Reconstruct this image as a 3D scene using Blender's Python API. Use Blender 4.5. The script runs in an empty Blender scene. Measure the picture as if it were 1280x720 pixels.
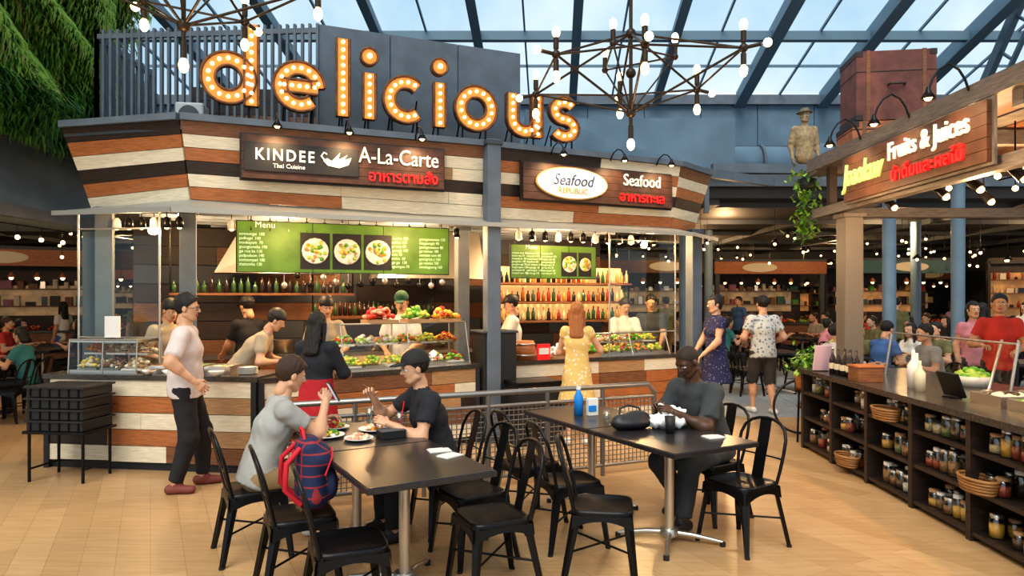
import bpy, math, random, numpy as np
from mathutils import Vector, Matrix
sc=bpy.context.scene
V=Vector
# ------------------------------------------------------------------ materials
def newmat(name):
    m=bpy.data.materials.new(name); m.use_nodes=True
    nt=m.node_tree; b=nt.nodes['Principled BSDF']
    return m,nt,b
_mc={}
def mat(name,col,rough=.5,metal=0,emit=0,ecol=None,noise=0,ns=20,bump=0,stretch=(1,1,1),col2=None,spec=None,trans=0,coat=0):
    if name in _mc: return _mc[name]
    m,nt,b=newmat(name)
    b.inputs['Base Color'].default_value=(*col,1); b.inputs['Roughness'].default_value=rough; b.inputs['Metallic'].default_value=metal
    if spec is not None: b.inputs['Specular IOR Level'].default_value=spec
    if coat: b.inputs['Coat Weight'].default_value=coat
    if trans: b.inputs['Transmission Weight'].default_value=trans
    if emit:
        b.inputs['Emission Color'].default_value=(*(ecol or col),1); b.inputs['Emission Strength'].default_value=emit
        try: m.cycles.emission_sampling='NONE'
        except Exception: pass
    if noise or bump or col2:
        tc=nt.nodes.new('ShaderNodeTexCoord'); mp=nt.nodes.new('ShaderNodeMapping'); mp.inputs['Scale'].default_value=stretch
        nz=nt.nodes.new('ShaderNodeTexNoise'); nz.inputs['Scale'].default_value=ns; nz.inputs['Detail'].default_value=4
        nt.links.new(tc.outputs['Object'],mp.inputs['Vector']); nt.links.new(mp.outputs[0],nz.inputs['Vector'])
        if noise or col2:
            rp=nt.nodes.new('ShaderNodeValToRGB')
            c2=col2 or tuple(max(0,c*(1-noise)) for c in col); c1=col if col2 else tuple(min(1,c*(1+noise*.6)) for c in col)
            rp.color_ramp.elements[0].position=.35; rp.color_ramp.elements[1].position=.65
            rp.color_ramp.elements[0].color=(*c2,1); rp.color_ramp.elements[1].color=(*c1,1)
            nt.links.new(nz.outputs['Fac'],rp.inputs[0]); nt.links.new(rp.outputs[0],b.inputs['Base Color'])
        if bump:
            bp=nt.nodes.new('ShaderNodeBump'); bp.inputs['Strength'].default_value=bump; bp.inputs['Distance'].default_value=.01
            nt.links.new(nz.outputs['Fac'],bp.inputs['Height']); nt.links.new(bp.outputs[0],b.inputs['Normal'])
    _mc[name]=m; return m
def wood(name,col,dark=.6,rough=.5): 
    return mat(name,col,rough,col2=tuple(c*dark for c in col),ns=7,stretch=(1.2,1.2,14),bump=.15)
def glassmat(name,tint=(.93,.97,1),g=.08,rough=.02):
    m=bpy.data.materials.new(name); m.use_nodes=True; nt=m.node_tree; nt.nodes.clear()
    o=nt.nodes.new('ShaderNodeOutputMaterial'); t=nt.nodes.new('ShaderNodeBsdfTransparent'); t.inputs[0].default_value=(*tint,1)
    gl=nt.nodes.new('ShaderNodeBsdfGlossy'); gl.inputs['Roughness'].default_value=rough
    mx=nt.nodes.new('ShaderNodeMixShader'); mx.inputs[0].default_value=g
    nt.links.new(t.outputs[0],mx.inputs[1]); nt.links.new(gl.outputs[0],mx.inputs[2])
    nt.links.new(mx.outputs[0],o.inputs[0]); return m
BLACK=mat('black_metal',(.016,.016,.018),.3,.6)
BLK=mat('black_matte',(.018,.018,.02),.55)
TABLE=mat('table_laminate',(.03,.027,.03),.28,noise=.3,ns=60)
STEEL=mat('brushed_steel',(.58,.55,.51),.3,.9)
GREY=mat('grey_paint',(.13,.16,.2),.55,noise=.15,ns=4)
GREYD=mat('dark_grey_paint',(.06,.07,.085),.55)
BLUEG=mat('blue_grey_paint',(.15,.23,.31),.6,noise=.15,ns=2)
BEAM=mat('roof_steel_paint',(.13,.21,.28),.5)
WHITE=mat('white_paint',(.8,.78,.74),.45)
CREAMP=mat('cream',(.75,.66,.48),.5)
RED=mat('glowing_red_sign_paint',(.75,.02,.02),.4,emit=.35)  # sign red with a faint self-glow added to the paint
WTXT=mat('glowing_white_sign_paint',(.9,.86,.76),.4,emit=.3,ecol=(1,.9,.75))  # sign white emits a little; the lit look is in the material
GTXT=mat('glowing_pale_green_paint',(.6,.8,.5),.5,emit=.4,ecol=(.7,.9,.6))  # menu lettering glows by itself, brightness added to the green
BULB=mat('warm_bulb_glass',(1,.8,.5),.3,emit=9,ecol=(1,.64,.28))
BULBM=mat('marquee_bulb_glass',(1,.8,.5),.3,emit=5,ecol=(1,.7,.33))
BULB2=mat('soft_lamp_glass',(1,.85,.6),.3,emit=5,ecol=(1,.62,.27))
AMBER=mat('glowing_amber_letter_face',(.55,.23,.05),.5,emit=.16,ecol=(1,.4,.06))  # bulb glow on the letter face is put in as emission
RUST=mat('rusty_letter_edge',(.17,.07,.03),.6,noise=.5,ns=15)
W_CREAM=wood('cream_painted_wood',(.86,.76,.58),.8)
W_DARK=wood('dark_walnut_wood',(.045,.028,.022),.5)
W_BROWN=wood('brown_wood',(.26,.11,.05),.6)
W_RED=wood('red_cedar_wood',(.5,.18,.06),.65)
W_TAN=wood('tan_wood',(.5,.29,.14),.7)
W_GREY=wood('weathered_grey_wood',(.2,.17,.15),.6)
GLASS=glassmat('clear_glass',(.96,.98,.97),.05); GLASSG=glassmat('greenish_glass',(.9,.95,.9),.06)
ROOFG=glassmat('roof_glass',(.9,.96,1),.04)
SKIN=mat('skin_light',(.62,.35,.22),.5); SKIN2=mat('skin_tan',(.5,.27,.16),.5); SKIN3=mat('skin_deep',(.085,.04,.022),.4)
LIP=mat('lip',(.42,.13,.1),.5); LIPD=mat('lip_deep',(.12,.045,.04),.5); EYEW=mat('eye_white',(.8,.8,.78),.3); 
HBLK=mat('black_hair',(.014,.011,.01),.45,noise=.5,ns=60,bump=.6,stretch=(6,6,1))
HBUZ=mat('cropped_hair',(.025,.015,.011),.7)
HBRN=mat('brown_hair',(.06,.028,.015),.45,noise=.5,ns=60,bump=.6,stretch=(6,6,1))
HORG=mat('copper_hair',(.42,.15,.045),.45,noise=.4,ns=60,bump=.6,stretch=(6,6,1))
# ------------------------------------------------------------------ mesh builder
class MB:
    def __init__(s): s.v=[];s.f=[];s.m=[];s.s=[];s.mats=[]
    def mi(s,m):
        if m not in s.mats: s.mats.append(m)
        return s.mats.index(m)
    def add(s,vs,fs,m,smooth=False,M=None):
        o=len(s.v)
        if M is not None: vs=[tuple(M@V(v)) for v in vs]
        s.v.extend([tuple(v) for v in vs]); k=s.mi(m)
        for f in fs: s.f.append([o+i for i in f]); s.m.append(k); s.s.append(smooth)
    def addnp(s,vs,fs,labs,matlist,smooth=True):
        o=len(s.v); s.v.extend(map(tuple,vs.tolist()))
        ids=[s.mi(m) for m in matlist]
        s.f.extend((fs+o).tolist()); s.m.extend([ids[l] for l in labs.tolist()]); s.s.extend([smooth]*len(fs))
    def hexa(s,c,m):
        s.add(c,[(3,2,1,0),(4,5,6,7),(0,1,5,4),(1,2,6,5),(2,3,7,6),(3,0,4,7)],m)
    def box(s,x0,x1,y0,y1,z0,z1,m,M=None):
        c=[(x0,y0,z0),(x1,y0,z0),(x1,y1,z0),(x0,y1,z0),(x0,y0,z1),(x1,y0,z1),(x1,y1,z1),(x0,y1,z1)]
        s.add(c,[(3,2,1,0),(4,5,6,7),(0,1,5,4),(1,2,6,5),(2,3,7,6),(3,0,4,7)],m,M=M)
    def cb(s,c,d,m,rz=0):
        M=Matrix.Translation(c)@Matrix.Rotation(math.radians(rz),4,'Z'); x,y,z=[q/2 for q in d]; s.box(-x,x,-y,y,-z,z,m,M)
    def bar(s,p0,p1,w,h,m,up=(0,0,1)):
        p0=V(p0);p1=V(p1);d=(p1-p0).normalized();u=V(up)
        if abs(d.dot(u))>.95: u=V((0,1,0))
        r=d.cross(u).normalized();u=r.cross(d)
        c=[]
        for p in (p0,p1):
            for a,b in ((-1,-1),(1,-1),(1,1),(-1,1)): c.append(tuple(p+r*a*w/2+u*b*h/2))
        s.add(c,[(0,1,2,3),(7,6,5,4),(1,0,4,5),(2,1,5,6),(3,2,6,7),(0,3,7,4)],m)
    def tube(s,pts,r,m,n=8,closed=False,smooth=True):
        pts=[V(p) for p in pts]; N=len(pts); rr=r if isinstance(r,(list,tuple)) else [r]*N
        vs=[];fs=[];prev=None
        for i,p in enumerate(pts):
            if closed: d=pts[(i+1)%N]-pts[i-1]
            else: d=pts[min(i+1,N-1)]-pts[max(i-1,0)]
            d.normalize()
            if prev is None:
                a=V((0,0,1)) if abs(d.z)<.9 else V((1,0,0)); u=d.cross(a).normalized()
            else:
                u=(prev-d*prev.dot(d)).normalized()
            prev=u; w=d.cross(u)
            for k in range(n):
                t=2*math.pi*k/n; vs.append(p+(u*math.cos(t)+w*math.sin(t))*rr[i])
        L=N if closed else N-1
        for i in range(L):
            for k in range(n):
                a=i*n+k;b=i*n+(k+1)%n;j=((i+1)%N)*n
                fs.append((a,b,j+(k+1)%n,j+k))
        s.add(vs,fs,m,smooth)
        if not closed:
            s.add(vs[:n],[tuple(range(n))[::-1]],m); s.add(vs[-n:],[tuple(range(n))],m)
    def cyl(s,p0,p1,r0,m,r1=None,n=12): s.tube([p0,p1],[r0,r0 if r1 is None else r1],m,n)
    def lathe(s,prof,m,c=(0,0,0),n=14,M=None,smooth=True):
        vs=[];fs=[]
        for r,z in prof:
            for k in range(n):
                t=2*math.pi*k/n; vs.append((c[0]+r*math.cos(t),c[1]+r*math.sin(t),c[2]+z))
        for i in range(len(prof)-1):
            for k in range(n): fs.append((i*n+k,i*n+(k+1)%n,(i+1)*n+(k+1)%n,(i+1)*n+k))
        s.add(vs,fs,m,smooth,M)
    def sph(s,c,r,m,n=10,k=6,sc_=(1,1,1)):
        prof=[(max(1e-4,r*math.sin(math.pi*i/k)),-r*math.cos(math.pi*i/k)) for i in range(k+1)]
        M=Matrix.Translation(c)@Matrix.Diagonal((*sc_,1)); s.lathe(prof,m,n=n,M=M)
    def prism(s,poly,z0,z1,m,M=None):
        n=len(poly); vs=[(x,y,z0) for x,y in poly]+[(x,y,z1) for x,y in poly]
        fs=[tuple(range(n))[::-1],tuple(range(n,2*n))]+[(i,(i+1)%n,n+(i+1)%n,n+i) for i in range(n)]
        s.add(vs,fs,m,M=M)
def rod(mb,a,b,r,m,n=6): mb.cyl(a,b,r,m,n=n)
def obj(name,mb,loc=(0,0,0),rz=0,parent=None,bevel=0):
    me=bpy.data.meshes.new(name); me.from_pydata(mb.v,[],mb.f)
    for m in mb.mats: me.materials.append(m)
    me.polygons.foreach_set('material_index',mb.m); me.polygons.foreach_set('use_smooth',mb.s); me.update()
    return inst(name,me,loc,rz,parent,bevel)
def inst(name,me,loc=(0,0,0),rz=0,parent=None,bevel=0):
    o=bpy.data.objects.new(name,me); sc.collection.objects.link(o); o.location=loc; o.rotation_euler=(0,0,math.radians(rz))
    if parent: o.parent=parent
    if bevel:
        b=o.modifiers.new('bevel','BEVEL'); b.width=bevel; b.segments=2; b.limit_method='ANGLE'
    return o
def frame(o,r,u):
    r=V(r).normalized();u=V(u);n=r.cross(u).normalized();u=n.cross(r)
    M=Matrix(((r.x,u.x,n.x,o[0]),(r.y,u.y,n.y,o[1]),(r.z,u.z,n.z,o[2]),(0,0,0,1))); return M
def text(name,body,size,M,m,parent=None,ext=.004,align='CENTER',sx=1,space=1,shear=0,off=0):
    c=bpy.data.curves.new(name,'FONT'); c.body=body; c.size=size; c.extrude=ext; c.align_x=align; c.align_y='CENTER'; c.resolution_u=3
    c.space_character=space; c.shear=shear; c.offset=off
    c.materials.append(m); o=bpy.data.objects.new(name,c); sc.collection.objects.link(o)
    if parent: o.parent=parent
    o.matrix_local=M@Matrix.Diagonal((sx,1,1,1))
    return o
# ------------------------------------------------------------------ SDF people
def snets(F,o,h):
    nx,ny,nz=F.shape; n=(nx-1,ny-1,nz-1)
    acc=np.zeros(n+(3,));cnt=np.zeros(n)
    for ax in range(3):
        oth=[i for i in range(3) if i!=ax]
        for a in (0,1):
            for b in (0,1):
                of=[0,0,0]; of[oth[0]]=a; of[oth[1]]=b; o2=list(of); o2[ax]=1
                A=F[of[0]:of[0]+n[0],of[1]:of[1]+n[1],of[2]:of[2]+n[2]]
                B=F[o2[0]:o2[0]+n[0],o2[1]:o2[1]+n[1],o2[2]:o2[2]+n[2]]
                m=(A<0)!=(B<0); t=A[m]/(A[m]-B[m]); p=np.tile(np.array(of,float),(len(t),1)); p[:,ax]=t
                acc[m]+=p; cnt[m]+=1
    act=cnt>0; idx=-np.ones(n,int); idx[act]=np.arange(act.sum())
    ci=np.argwhere(act); vs=np.array(o)+h*(ci+acc[act]/cnt[act][:,None])
    quads=[]
    for ax in range(3):
        b=(ax+1)%3;c=(ax+2)%3
        s0=[slice(0,None)]*3; s1=[slice(0,None)]*3
        s0[ax]=slice(0,-1); s1[ax]=slice(1,None)
        FA=F[tuple(s0)];FB=F[tuple(s1)]
        m=(FA<0)!=(FB<0)
        e=np.argwhere(m)
        ok=(e[:,b]>=1)&(e[:,c]>=1)&(e[:,b]<F.shape[b]-1)&(e[:,c]<F.shape[c]-1); e=e[ok]
        inside=FA[tuple(e.T)]<0
        def cell(db,dc):
            q=e.copy(); q[:,b]+=db; q[:,c]+=dc; return idx[tuple(q.T)]
        q=np.stack([cell(-1,-1),cell(0,-1),cell(0,0),cell(-1,0)],1)
        q[~inside]=q[~inside][:,::-1]
        quads.append(q)
    return vs,np.concatenate(quads)
def A3(p): return np.array(p,float)
def pd(p,pr):
    k=pr['k']
    if k=='e':
        q=p-A3(pr['c'])
        r=A3(pr['r']); k0=np.linalg.norm(q/r,axis=-1); k1=np.linalg.norm(q/(r*r),axis=-1)+1e-9
        d=k0*(k0-1)/k1
    else:
        a=A3(pr['a']);b=A3(pr['b']);ab=b-a;L=max(ab@ab,1e-9)
        t=np.clip(((p-a)@ab)/L,0,1); dv=p-(a+t[...,None]*ab)
        if k=='c': d=np.linalg.norm(dv,axis=-1)-(pr['r0']+(pr['r1']-pr['r0'])*t)
        else:
            l=A3(pr['l']); dl=dv@l; dr=np.sqrt(np.maximum((dv*dv).sum(-1)-dl*dl,0))
            w=pr['w0'][0]+(pr['w1'][0]-pr['w0'][0])*t; e=pr['w0'][1]+(pr['w1'][1]-pr['w0'][1])*t
            d=(np.sqrt((dl/w)**2+(dr/e)**2)-1)*np.minimum(w,e)
        if pr.get('flat'):
            ax=ab/math.sqrt(L); d=np.maximum(d,(p-b)@ax)
        if pr.get('flat0'):
            ax=ab/math.sqrt(L); d=np.maximum(d,(a-p)@ax)
    for (c,n) in pr.get('cut',[]): d=np.maximum(d,(p-A3(c))@A3(n))
    return d
def evalp(p,prims,k):
    D=None;best=None;lab=None
    for pr in prims:
        d=pd(p,pr)
        if D is None: D=d;best=d.copy();lab=np.full(d.shape,pr['m'])
        else:
            kk=pr.get('kk',k); hh=np.clip(.5+.5*(d-D)/kk,0,1); D=d+(D-d)*hh-kk*hh*(1-hh)
            m=d<best; best=np.where(m,d,best); lab=np.where(m,pr['m'],lab)
    return D,lab
def sdfmesh(prims,h,k,extra=None):
    lo=np.array([9e9]*3);hi=-lo
    for pr in prims:
        if pr['k']=='e': pts=[A3(pr['c'])];R=max(pr['r'])
        else: pts=[A3(pr['a']),A3(pr['b'])]; R=max(pr['r0'],pr['r1']) if pr['k']=='c' else max(pr['w0']+pr['w1'])
        for q in pts: lo=np.minimum(lo,q-R);hi=np.maximum(hi,q+R)
    lo-=2.5*h;hi+=2.5*h
    n=np.ceil((hi-lo)/h).astype(int)+1
    g=np.stack(np.meshgrid(*[lo[i]+h*np.arange(n[i]) for i in range(3)],indexing='ij'),-1)
    D,_=evalp(g,prims,k)
    if extra: D=extra(g,D)
    vs,fs=snets(D,lo,h)
    _,lab=evalp(vs[fs].mean(1),prims,k)
    return vs,fs,lab
def cap_(a,b,r0,r1,m,**kw): return dict(k='c',a=tuple(a),b=tuple(b),r0=r0,r1=r1,m=m,**kw)
def flt(a,b,w0,w1,m,l=(1,0,0),**kw): return dict(k='f',a=tuple(a),b=tuple(b),w0=w0,w1=w1,m=m,l=l,**kw)
def ell(c,r,m,**kw): return dict(k='e',c=tuple(c),r=tuple(r),m=m,**kw)
_hc={}
def hand(curl):
    key=round(curl,1)
    if key in _hc: return _hc[key]
    P=[cap_((0,-.02,0),(0,.02,0),.026,.024,0),flt((0,.025,0),(0,.08,0),(.034,.015),(.042,.013),0)]
    for i,(x,L) in enumerate([(-.032,.072),(-.011,.08),(.011,.074),(.032,.058)]):
        p=V((x,.082-.006*abs(i-1),0)); a=math.radians(8+12*key); sp=x*1.2
        for j,fr in enumerate((.45,.32,.25)):
            q=p+V((sp*fr*.6,math.cos(a),-math.sin(a)))*(L*fr+.003)
            P.append(cap_(p,q,.0092-.001*j,.0084-.001*j,0,kk=.003)); p=q; a+=math.radians(75*key+6)
    P.append(cap_((-.022,.02,-.004),(-.052,.05,-.014),.0135,.0115,0,kk=.008)); P.append(cap_((-.052,.05,-.014),(-.05-.01*(1-key),.082,-.02-.02*key),.011,.008,0,kk=.003))
    r=sdfmesh(P,.0042,.008)
    _hc[key]=r; return r
_hd={}
def headmesh(hair,female,hs=.006):
    key=(hair,female,hs)
    if key in _hd: return _hd[key]
    fw=.93 if female else 1
    P=[ell((0,-.015,.03),(.076*fw,.094,.085),0),ell((0,.018,-.025),(.062*fw,.07,.083),0),ell((0,.042,-.082),(.036*fw,.036,.028),0),
       cap_((-.05*fw,.0,-.06),(-.02,.05,-.09),.025,.022,0),cap_((.05*fw,.0,-.06),(.02,.05,-.09),.025,.022,0),
       cap_((-.035,.07,.022),(.035,.07,.022),.014,.014,0),
       cap_((0,.086,.012),(0,.104,-.02),.008,.0125,0,kk=.008),ell((-.012,.092,-.024),(.009,.009,.007),0,kk=.006),ell((.012,.092,-.024),(.009,.009,.007),0,kk=.006),
       ell((-.079*fw,-.004,-.008),(.01,.02,.031),0,kk=.006),ell((.079*fw,-.004,-.008),(.01,.02,.031),0,kk=.006),
       ell((0,.083,-.05),(.023,.01,.005),2,kk=.004),ell((0,.081,-.059),(.02,.011,.006),2,kk=.004),
       cap_((0,-.02,-.06),(0,-.035,-.13),.05*fw,.05*fw,0)]
    for sx in (-1,1):
        P+= [ell((sx*.03,.0755,.002),(.0145,.011,.0075),3,kk=.002),ell((sx*.03,.0835,.002),(.0065,.0055,.0065),4,kk=.001),
             cap_((sx*.017,.083,.022),(sx*.045,.074,.024),.0045,.0035,1,kk=.002)]
    out=[sdfmesh(P,hs,.02)]
    def bumpy(g,D): return D+.0035*np.sin(g[...,0]*190+g[...,1]*60)*np.sin(g[...,1]*150+g[...,2]*40)
    if hair in('short','cap','chef','mop','buzz'):
        a=.098 if hair!='mop' else .112
        H=[ell((0,-.02,.036),(.086*fw,.105,a),1)] if hair!='buzz' else [ell((0,-.016,.031),(.0772,.0955,.0868),1)]
        if hair=='mop': H+= [ell((0,.05,.075),(.06,.045,.035),1)]
        def ex(g,D):
            y=g[...,1];z=g[...,2]; return np.maximum(bumpy(g,D) if hair!='buzz' else D,(y-.048)*.8-(z-.045)*.7)
        out.append(sdfmesh(H,hs if hair!='buzz' else .004,.02,ex))
    elif hair in('long','bun','bob'):
        H=[ell((0,-.02,.034),(.089*fw,.108,.1),1)]
        if hair=='long': H+=[flt((0,-.06,.0),(0,-.085,-.3),(.085,.05),(.085,.035),1),cap_((-.075,-.01,0),(-.085,.0,-.2),.03,.02,1),cap_((.075,-.01,0),(.085,.0,-.2),.03,.02,1)]
        if hair=='bob': H+=[flt((0,-.05,.0),(0,-.06,-.1),(.088,.055),(.085,.05),1)]
        if hair=='bun': H+=[ell((0,-.095,.09),(.045,.042,.045),1),ell((0,-.06,-.03),(.06,.05,.06),1)]
        def ex(g,D):
            y=g[...,1];z=g[...,2]; return np.maximum(bumpy(g,D),np.minimum(y-.03,.062-z+.25*np.abs(g[...,0])))
        out.append(sdfmesh(H,hs,.02,ex))
    if hair=='cap':
        out.append(sdfmesh([ell((0,-.018,.045),(.092,.113,.1),5,cut=[((0,0,.038),(0,0.1,-1))]),ell((0,.115,.05),(.062,.07,.009),5)],hs,.006))
    if hair=='chef':
        out.append(sdfmesh([ell((0,-.018,.05),(.094,.114,.105),5,cut=[((0,0,.045),(0,0,-1))])],hs,.006))
    if hair=='fedora':
        out.append(sdfmesh([ell((0,-.01,.07),(.14,.16,.012),5),flt((0,-.01,.07),(0,-.01,.14),(.088,.1),(.07,.085),5,flat=True)],hs,.006))
    _hd[key]=out; return out
def ik(S,T,a,b,pole):
    S=V(S);T=V(T);d=T-S;L=d.length
    if L>(a+b)*.995: T=S+d.normalized()*(a+b)*.995; d=T-S; L=d.length
    n=d.normalized(); x=(a*a-b*b+L*L)/(2*L); h=math.sqrt(max(a*a-x*x,0))
    p=V(pole); p=(p-n*p.dot(n)).normalized(); return S+n*x+p*h,T
def person(name,loc,face,H=1.74,female=False,seated=False,lean=0,hands=(None,None),palm=(None,None),curl=(.4,.4),feet=(None,None),
           head=(0,0),skin=SKIN,shirt=WHITE,sleeve=.55,pants=BLK,blen=1.95,skirt=None,skirtm=None,shoe=BLK,hair='short',hairm=HBLK,hatm=BLK,
           res=.014,poles=(None,None),glasses=False,nolegs=False,bulk=1.0,lip=LIP,z0=0,waistup=.1):
    s=H/1.75; hz=.55 if seated else .92
    ln=math.radians(lean); U=V((0,math.sin(ln),math.cos(ln))); P=V((0,0,hz)); b=bulk*(.88 if female else 1)
    waist=P+U*.14; chest=P+U*.34; shc=P+U*.49; sw=.165*(.86 if female else 1)*bulk
    SKN,SH,PT,SO,SK=0,1,2,3,4
    Q=[]
    Q.append(flt(P-V((0,0,.03)),P+U*.05,(.158*b if not female else .165,.118*b),(.15*b,.112*b),PT))
    if skirt is None and not nolegs: Q.append(flt(waist,P-U*.07,(.155*b,.125*b),(.178*b,.142*b),SH,flat=True))
    Q.append(flt(P+U*.03,waist,(.168*b,.13*b),(.152*b,.125*b),SH)); Q.append(flt(waist,chest,(.152*b,.125*b),(.172*b,.132*b),SH))
    Q.append(flt(chest,P+U*.44,(.172*b,.132*b),(.15*b,.1*b),SH))
    if female:
        Fw=V((0,math.cos(ln),-math.sin(ln)))
        for x in(-.07,.07): Q.append(ell(P+U*.33+Fw*.085+V((x,0,0)),(.06,.055,.06),SH))
    SL=shc+V((-sw,0,-.01)); SR=shc+V((sw,0,-.01))
    Q.append(cap_(SL,SR,.062*b,.062*b,SH)); Q.append(cap_(shc-U*.01,shc+U*.045,.085*b,.062,SH,kk=.02))
    hln=ln*.7; Uh=V((0,math.sin(hln),math.cos(hln))); hc=P+U*.59+Uh*.125+V((0,.02,0))
    Q.append(cap_(shc,hc-Uh*.06-V((0,.02,0)),.056*b,.052*b,SKN,kk=.012))
    hnd=[]
    for i,(S,sg) in enumerate(((SL,-1),(SR,1))):
        T=hands[i]
        T=S+V((sg*.07,.05,-.52)) if T is None else V(T)/s
        pole=poles[i] or ((sg*.5,-1,-.3) if hands[i] is None else (sg*.7,-.4,-1))
        E,W=ik(S,T,.29,.255,pole)
        Q.append(cap_(S,E,.05*b,.042*b,SKN)); Q.append(cap_(E,W,.043*b,.028,SKN)); 
        m=E.lerp(W,.3); Q.append(cap_(E,m,.042*b,.043*b,SKN))
        if sleeve>0:
            q=S.lerp(E,min(sleeve,1)); Q.append(cap_(S,q,.068*b,.066*b if sleeve<1 else .058*b,SH,flat=sleeve<1))
            if sleeve>1: Q.append(cap_(E,E.lerp(W,sleeve-1),.058*b,.044,SH,flat=True))
        hnd.append((W,(W-E).normalized(),palm[i] or ((-sg,0.2,0) if hands[i] is None else (0,0.1,-1)),i,curl[i]))
    if not nolegs:
        for i,sg in enumerate((-1,1)):
            Hj=P+V((sg*.09,0,-.02))
            A=feet[i]
            if A is None: A=(sg*.13,.4,.09) if seated else (sg*.1,0,.09)
            K,A=ik(Hj,V(A)/s,.42,.41,(sg*.15,1,.6) if seated else (sg*.1,1,0))
            Q.append(cap_(Hj,K,.084*b,.056*b,SKN)); Q.append(cap_(K,A,.052*b,.036,SKN)); Q.append(cap_(K.lerp(A,.2)+V((0,-.015,0)),K.lerp(A,.5)+V((0,-.01,0)),.05*b,.045*b,SKN))
            if blen>0:
                q=Hj.lerp(K,min(blen,1)); Q.append(cap_(Hj,q,.096*b,.078*b if blen>=1 else .09*b,PT,flat=blen<1))
                if blen>1: Q.append(cap_(K,K.lerp(A,blen-1),.076*b,.056*b,PT,flat=True))
            Q.append(flt(A+V((0,-.045,-.047)),A+V((sg*.02,.14,-.055)),(.043,.043),(.045,.035),SO,kk=.01)); Q.append(cap_(A+V((0,-.01,-.04)),A+V((0,.03,-.02)),.045,.04,SO,kk=.01))
    if skirt is not None:
        Q.append(flt(P+U*waistup,P+V((0,0,-.12)),(.155*b,.128*b),(.2*b,.17*b),SK,flat0=waistup>.1)); Q.append(flt(P+V((0,0,-.12)),V((0,0,skirt)),(.2*b,.17*b),(.27*b,.23*b),SK,flat=True))
    ml=[skin,shirt,pants,shoe,skirtm or pants]
    mb=MB()
    def folds(g,D):
        x,y,z=g[...,0],g[...,1],g[...,2]
        return D+.0035*np.sin(z*38+x*22+2*np.sin(y*17))*np.sin(x*31+z*13+1.5*np.sin(y*25))*np.clip((1.4-z)*4,0,1)
    vs,fs,lab=sdfmesh(Q,res,.03,folds); mb.addnp(vs*s,fs,lab,ml)
    hm=Matrix.Translation(hc)@Matrix.Rotation(math.radians(head[1]),4,'Z')@Matrix.Rotation(-math.radians(head[0]),4,'X')
    hml=[skin,hairm,lip,EYEW,BLK,hatm]; R=np.array(hm)[:3,:3]; t=np.array(hm)[:3,3]
    for (vs,fs,lab) in headmesh(hair,female,.006 if res<.016 else .009): mb.addnp((vs@R.T+t)*s,fs,lab,hml)
    if glasses:
        for sx in(-1,1):
            c=[hm@V((sx*.031+.022*math.cos(a),.095,.003+.016*math.sin(a))) for a in np.linspace(0,2*math.pi,13)[:-1]]
            mb.tube([p*s for p in c],.0022,BLK,5,closed=True); mb.tube([(hm@V((sx*.052,.095,.006)))*s,(hm@V((sx*.08,.0,.004)))*s],.002,BLK,4)
    for W,d,pl,i,cu in hnd:
        vs,fs,lab=hand(cu); z=-V(pl); z=(z-d*z.dot(d)).normalized(); x=d.cross(z)
        v=vs.copy(); f=fs
        if i==0: v[:,0]*=-1; f=fs[:,::-1]
        R=np.array([[x.x,d.x,z.x],[x.y,d.y,z.y],[x.z,d.z,z.z]]); v=(v@R.T+np.array(W))*s
        mb.addnp(v,f,lab,[skin])
    o=obj(name,mb,(loc[0],loc[1],z0),face-90); return o
# ------------------------------------------------------------------ FLOOR
def floormat():
    m,nt,b=newmat('oak_plank_floor'); tc=nt.nodes.new('ShaderNodeTexCoord'); mp=nt.nodes.new('ShaderNodeMapping'); mp.inputs['Rotation'].default_value=(0,0,math.radians(62))
    br=nt.nodes.new('ShaderNodeTexBrick'); br.inputs['Color1'].default_value=(.6,.4,.215,1); br.inputs['Color2'].default_value=(.5,.32,.165,1); br.inputs['Mortar'].default_value=(.36,.22,.12,1)
    br.inputs['Scale'].default_value=1; br.inputs['Brick Width'].default_value=1.9; br.inputs['Row Height'].default_value=.2; br.inputs['Mortar Size'].default_value=.002
    nz=nt.nodes.new('ShaderNodeTexNoise'); nz.inputs['Scale'].default_value=5; nz.inputs['Detail'].default_value=6
    mp2=nt.nodes.new('ShaderNodeMapping'); mp2.inputs['Rotation'].default_value=(0,0,math.radians(62)); mp2.inputs['Scale'].default_value=(.5,5,1)
    mx=nt.nodes.new('ShaderNodeMixRGB'); mx.blend_type='MULTIPLY'; mx.inputs[0].default_value=.6
    rp=nt.nodes.new('ShaderNodeValToRGB'); rp.color_ramp.elements[0].color=(.74,.66,.58,1); rp.color_ramp.elements[1].color=(1.0,1.0,1.0,1); rp.color_ramp.elements[0].position=.3; rp.color_ramp.elements[1].position=.65
    L=nt.links.new; L(tc.outputs['Object'],mp.inputs[0]);L(mp.outputs[0],br.inputs[0]);L(tc.outputs['Object'],mp2.inputs[0]);L(mp2.outputs[0],nz.inputs[0])
    L(nz.outputs[0],rp.inputs[0]);L(br.outputs[0],mx.inputs[1]);L(rp.outputs[0],mx.inputs[2]);L(mx.outputs[0],b.inputs['Base Color']); b.inputs['Roughness'].default_value=.3
    return m
def tilemat():
    m,nt,b=newmat('blue_grey_floor_tile'); tc=nt.nodes.new('ShaderNodeTexCoord')
    br=nt.nodes.new('ShaderNodeTexBrick'); br.inputs['Color1'].default_value=(.36,.4,.43,1); br.inputs['Color2'].default_value=(.3,.34,.38,1); br.inputs['Mortar'].default_value=(.2,.22,.25,1)
    br.inputs['Scale'].default_value=1; br.inputs['Brick Width'].default_value=.6; br.inputs['Row Height'].default_value=.6; br.inputs['Mortar Size'].default_value=.006; br.offset=0
    nt.links.new(tc.outputs['Object'],br.inputs[0]); nt.links.new(br.outputs[0],b.inputs['Base Color']); b.inputs['Roughness'].default_value=.35; return m
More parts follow.
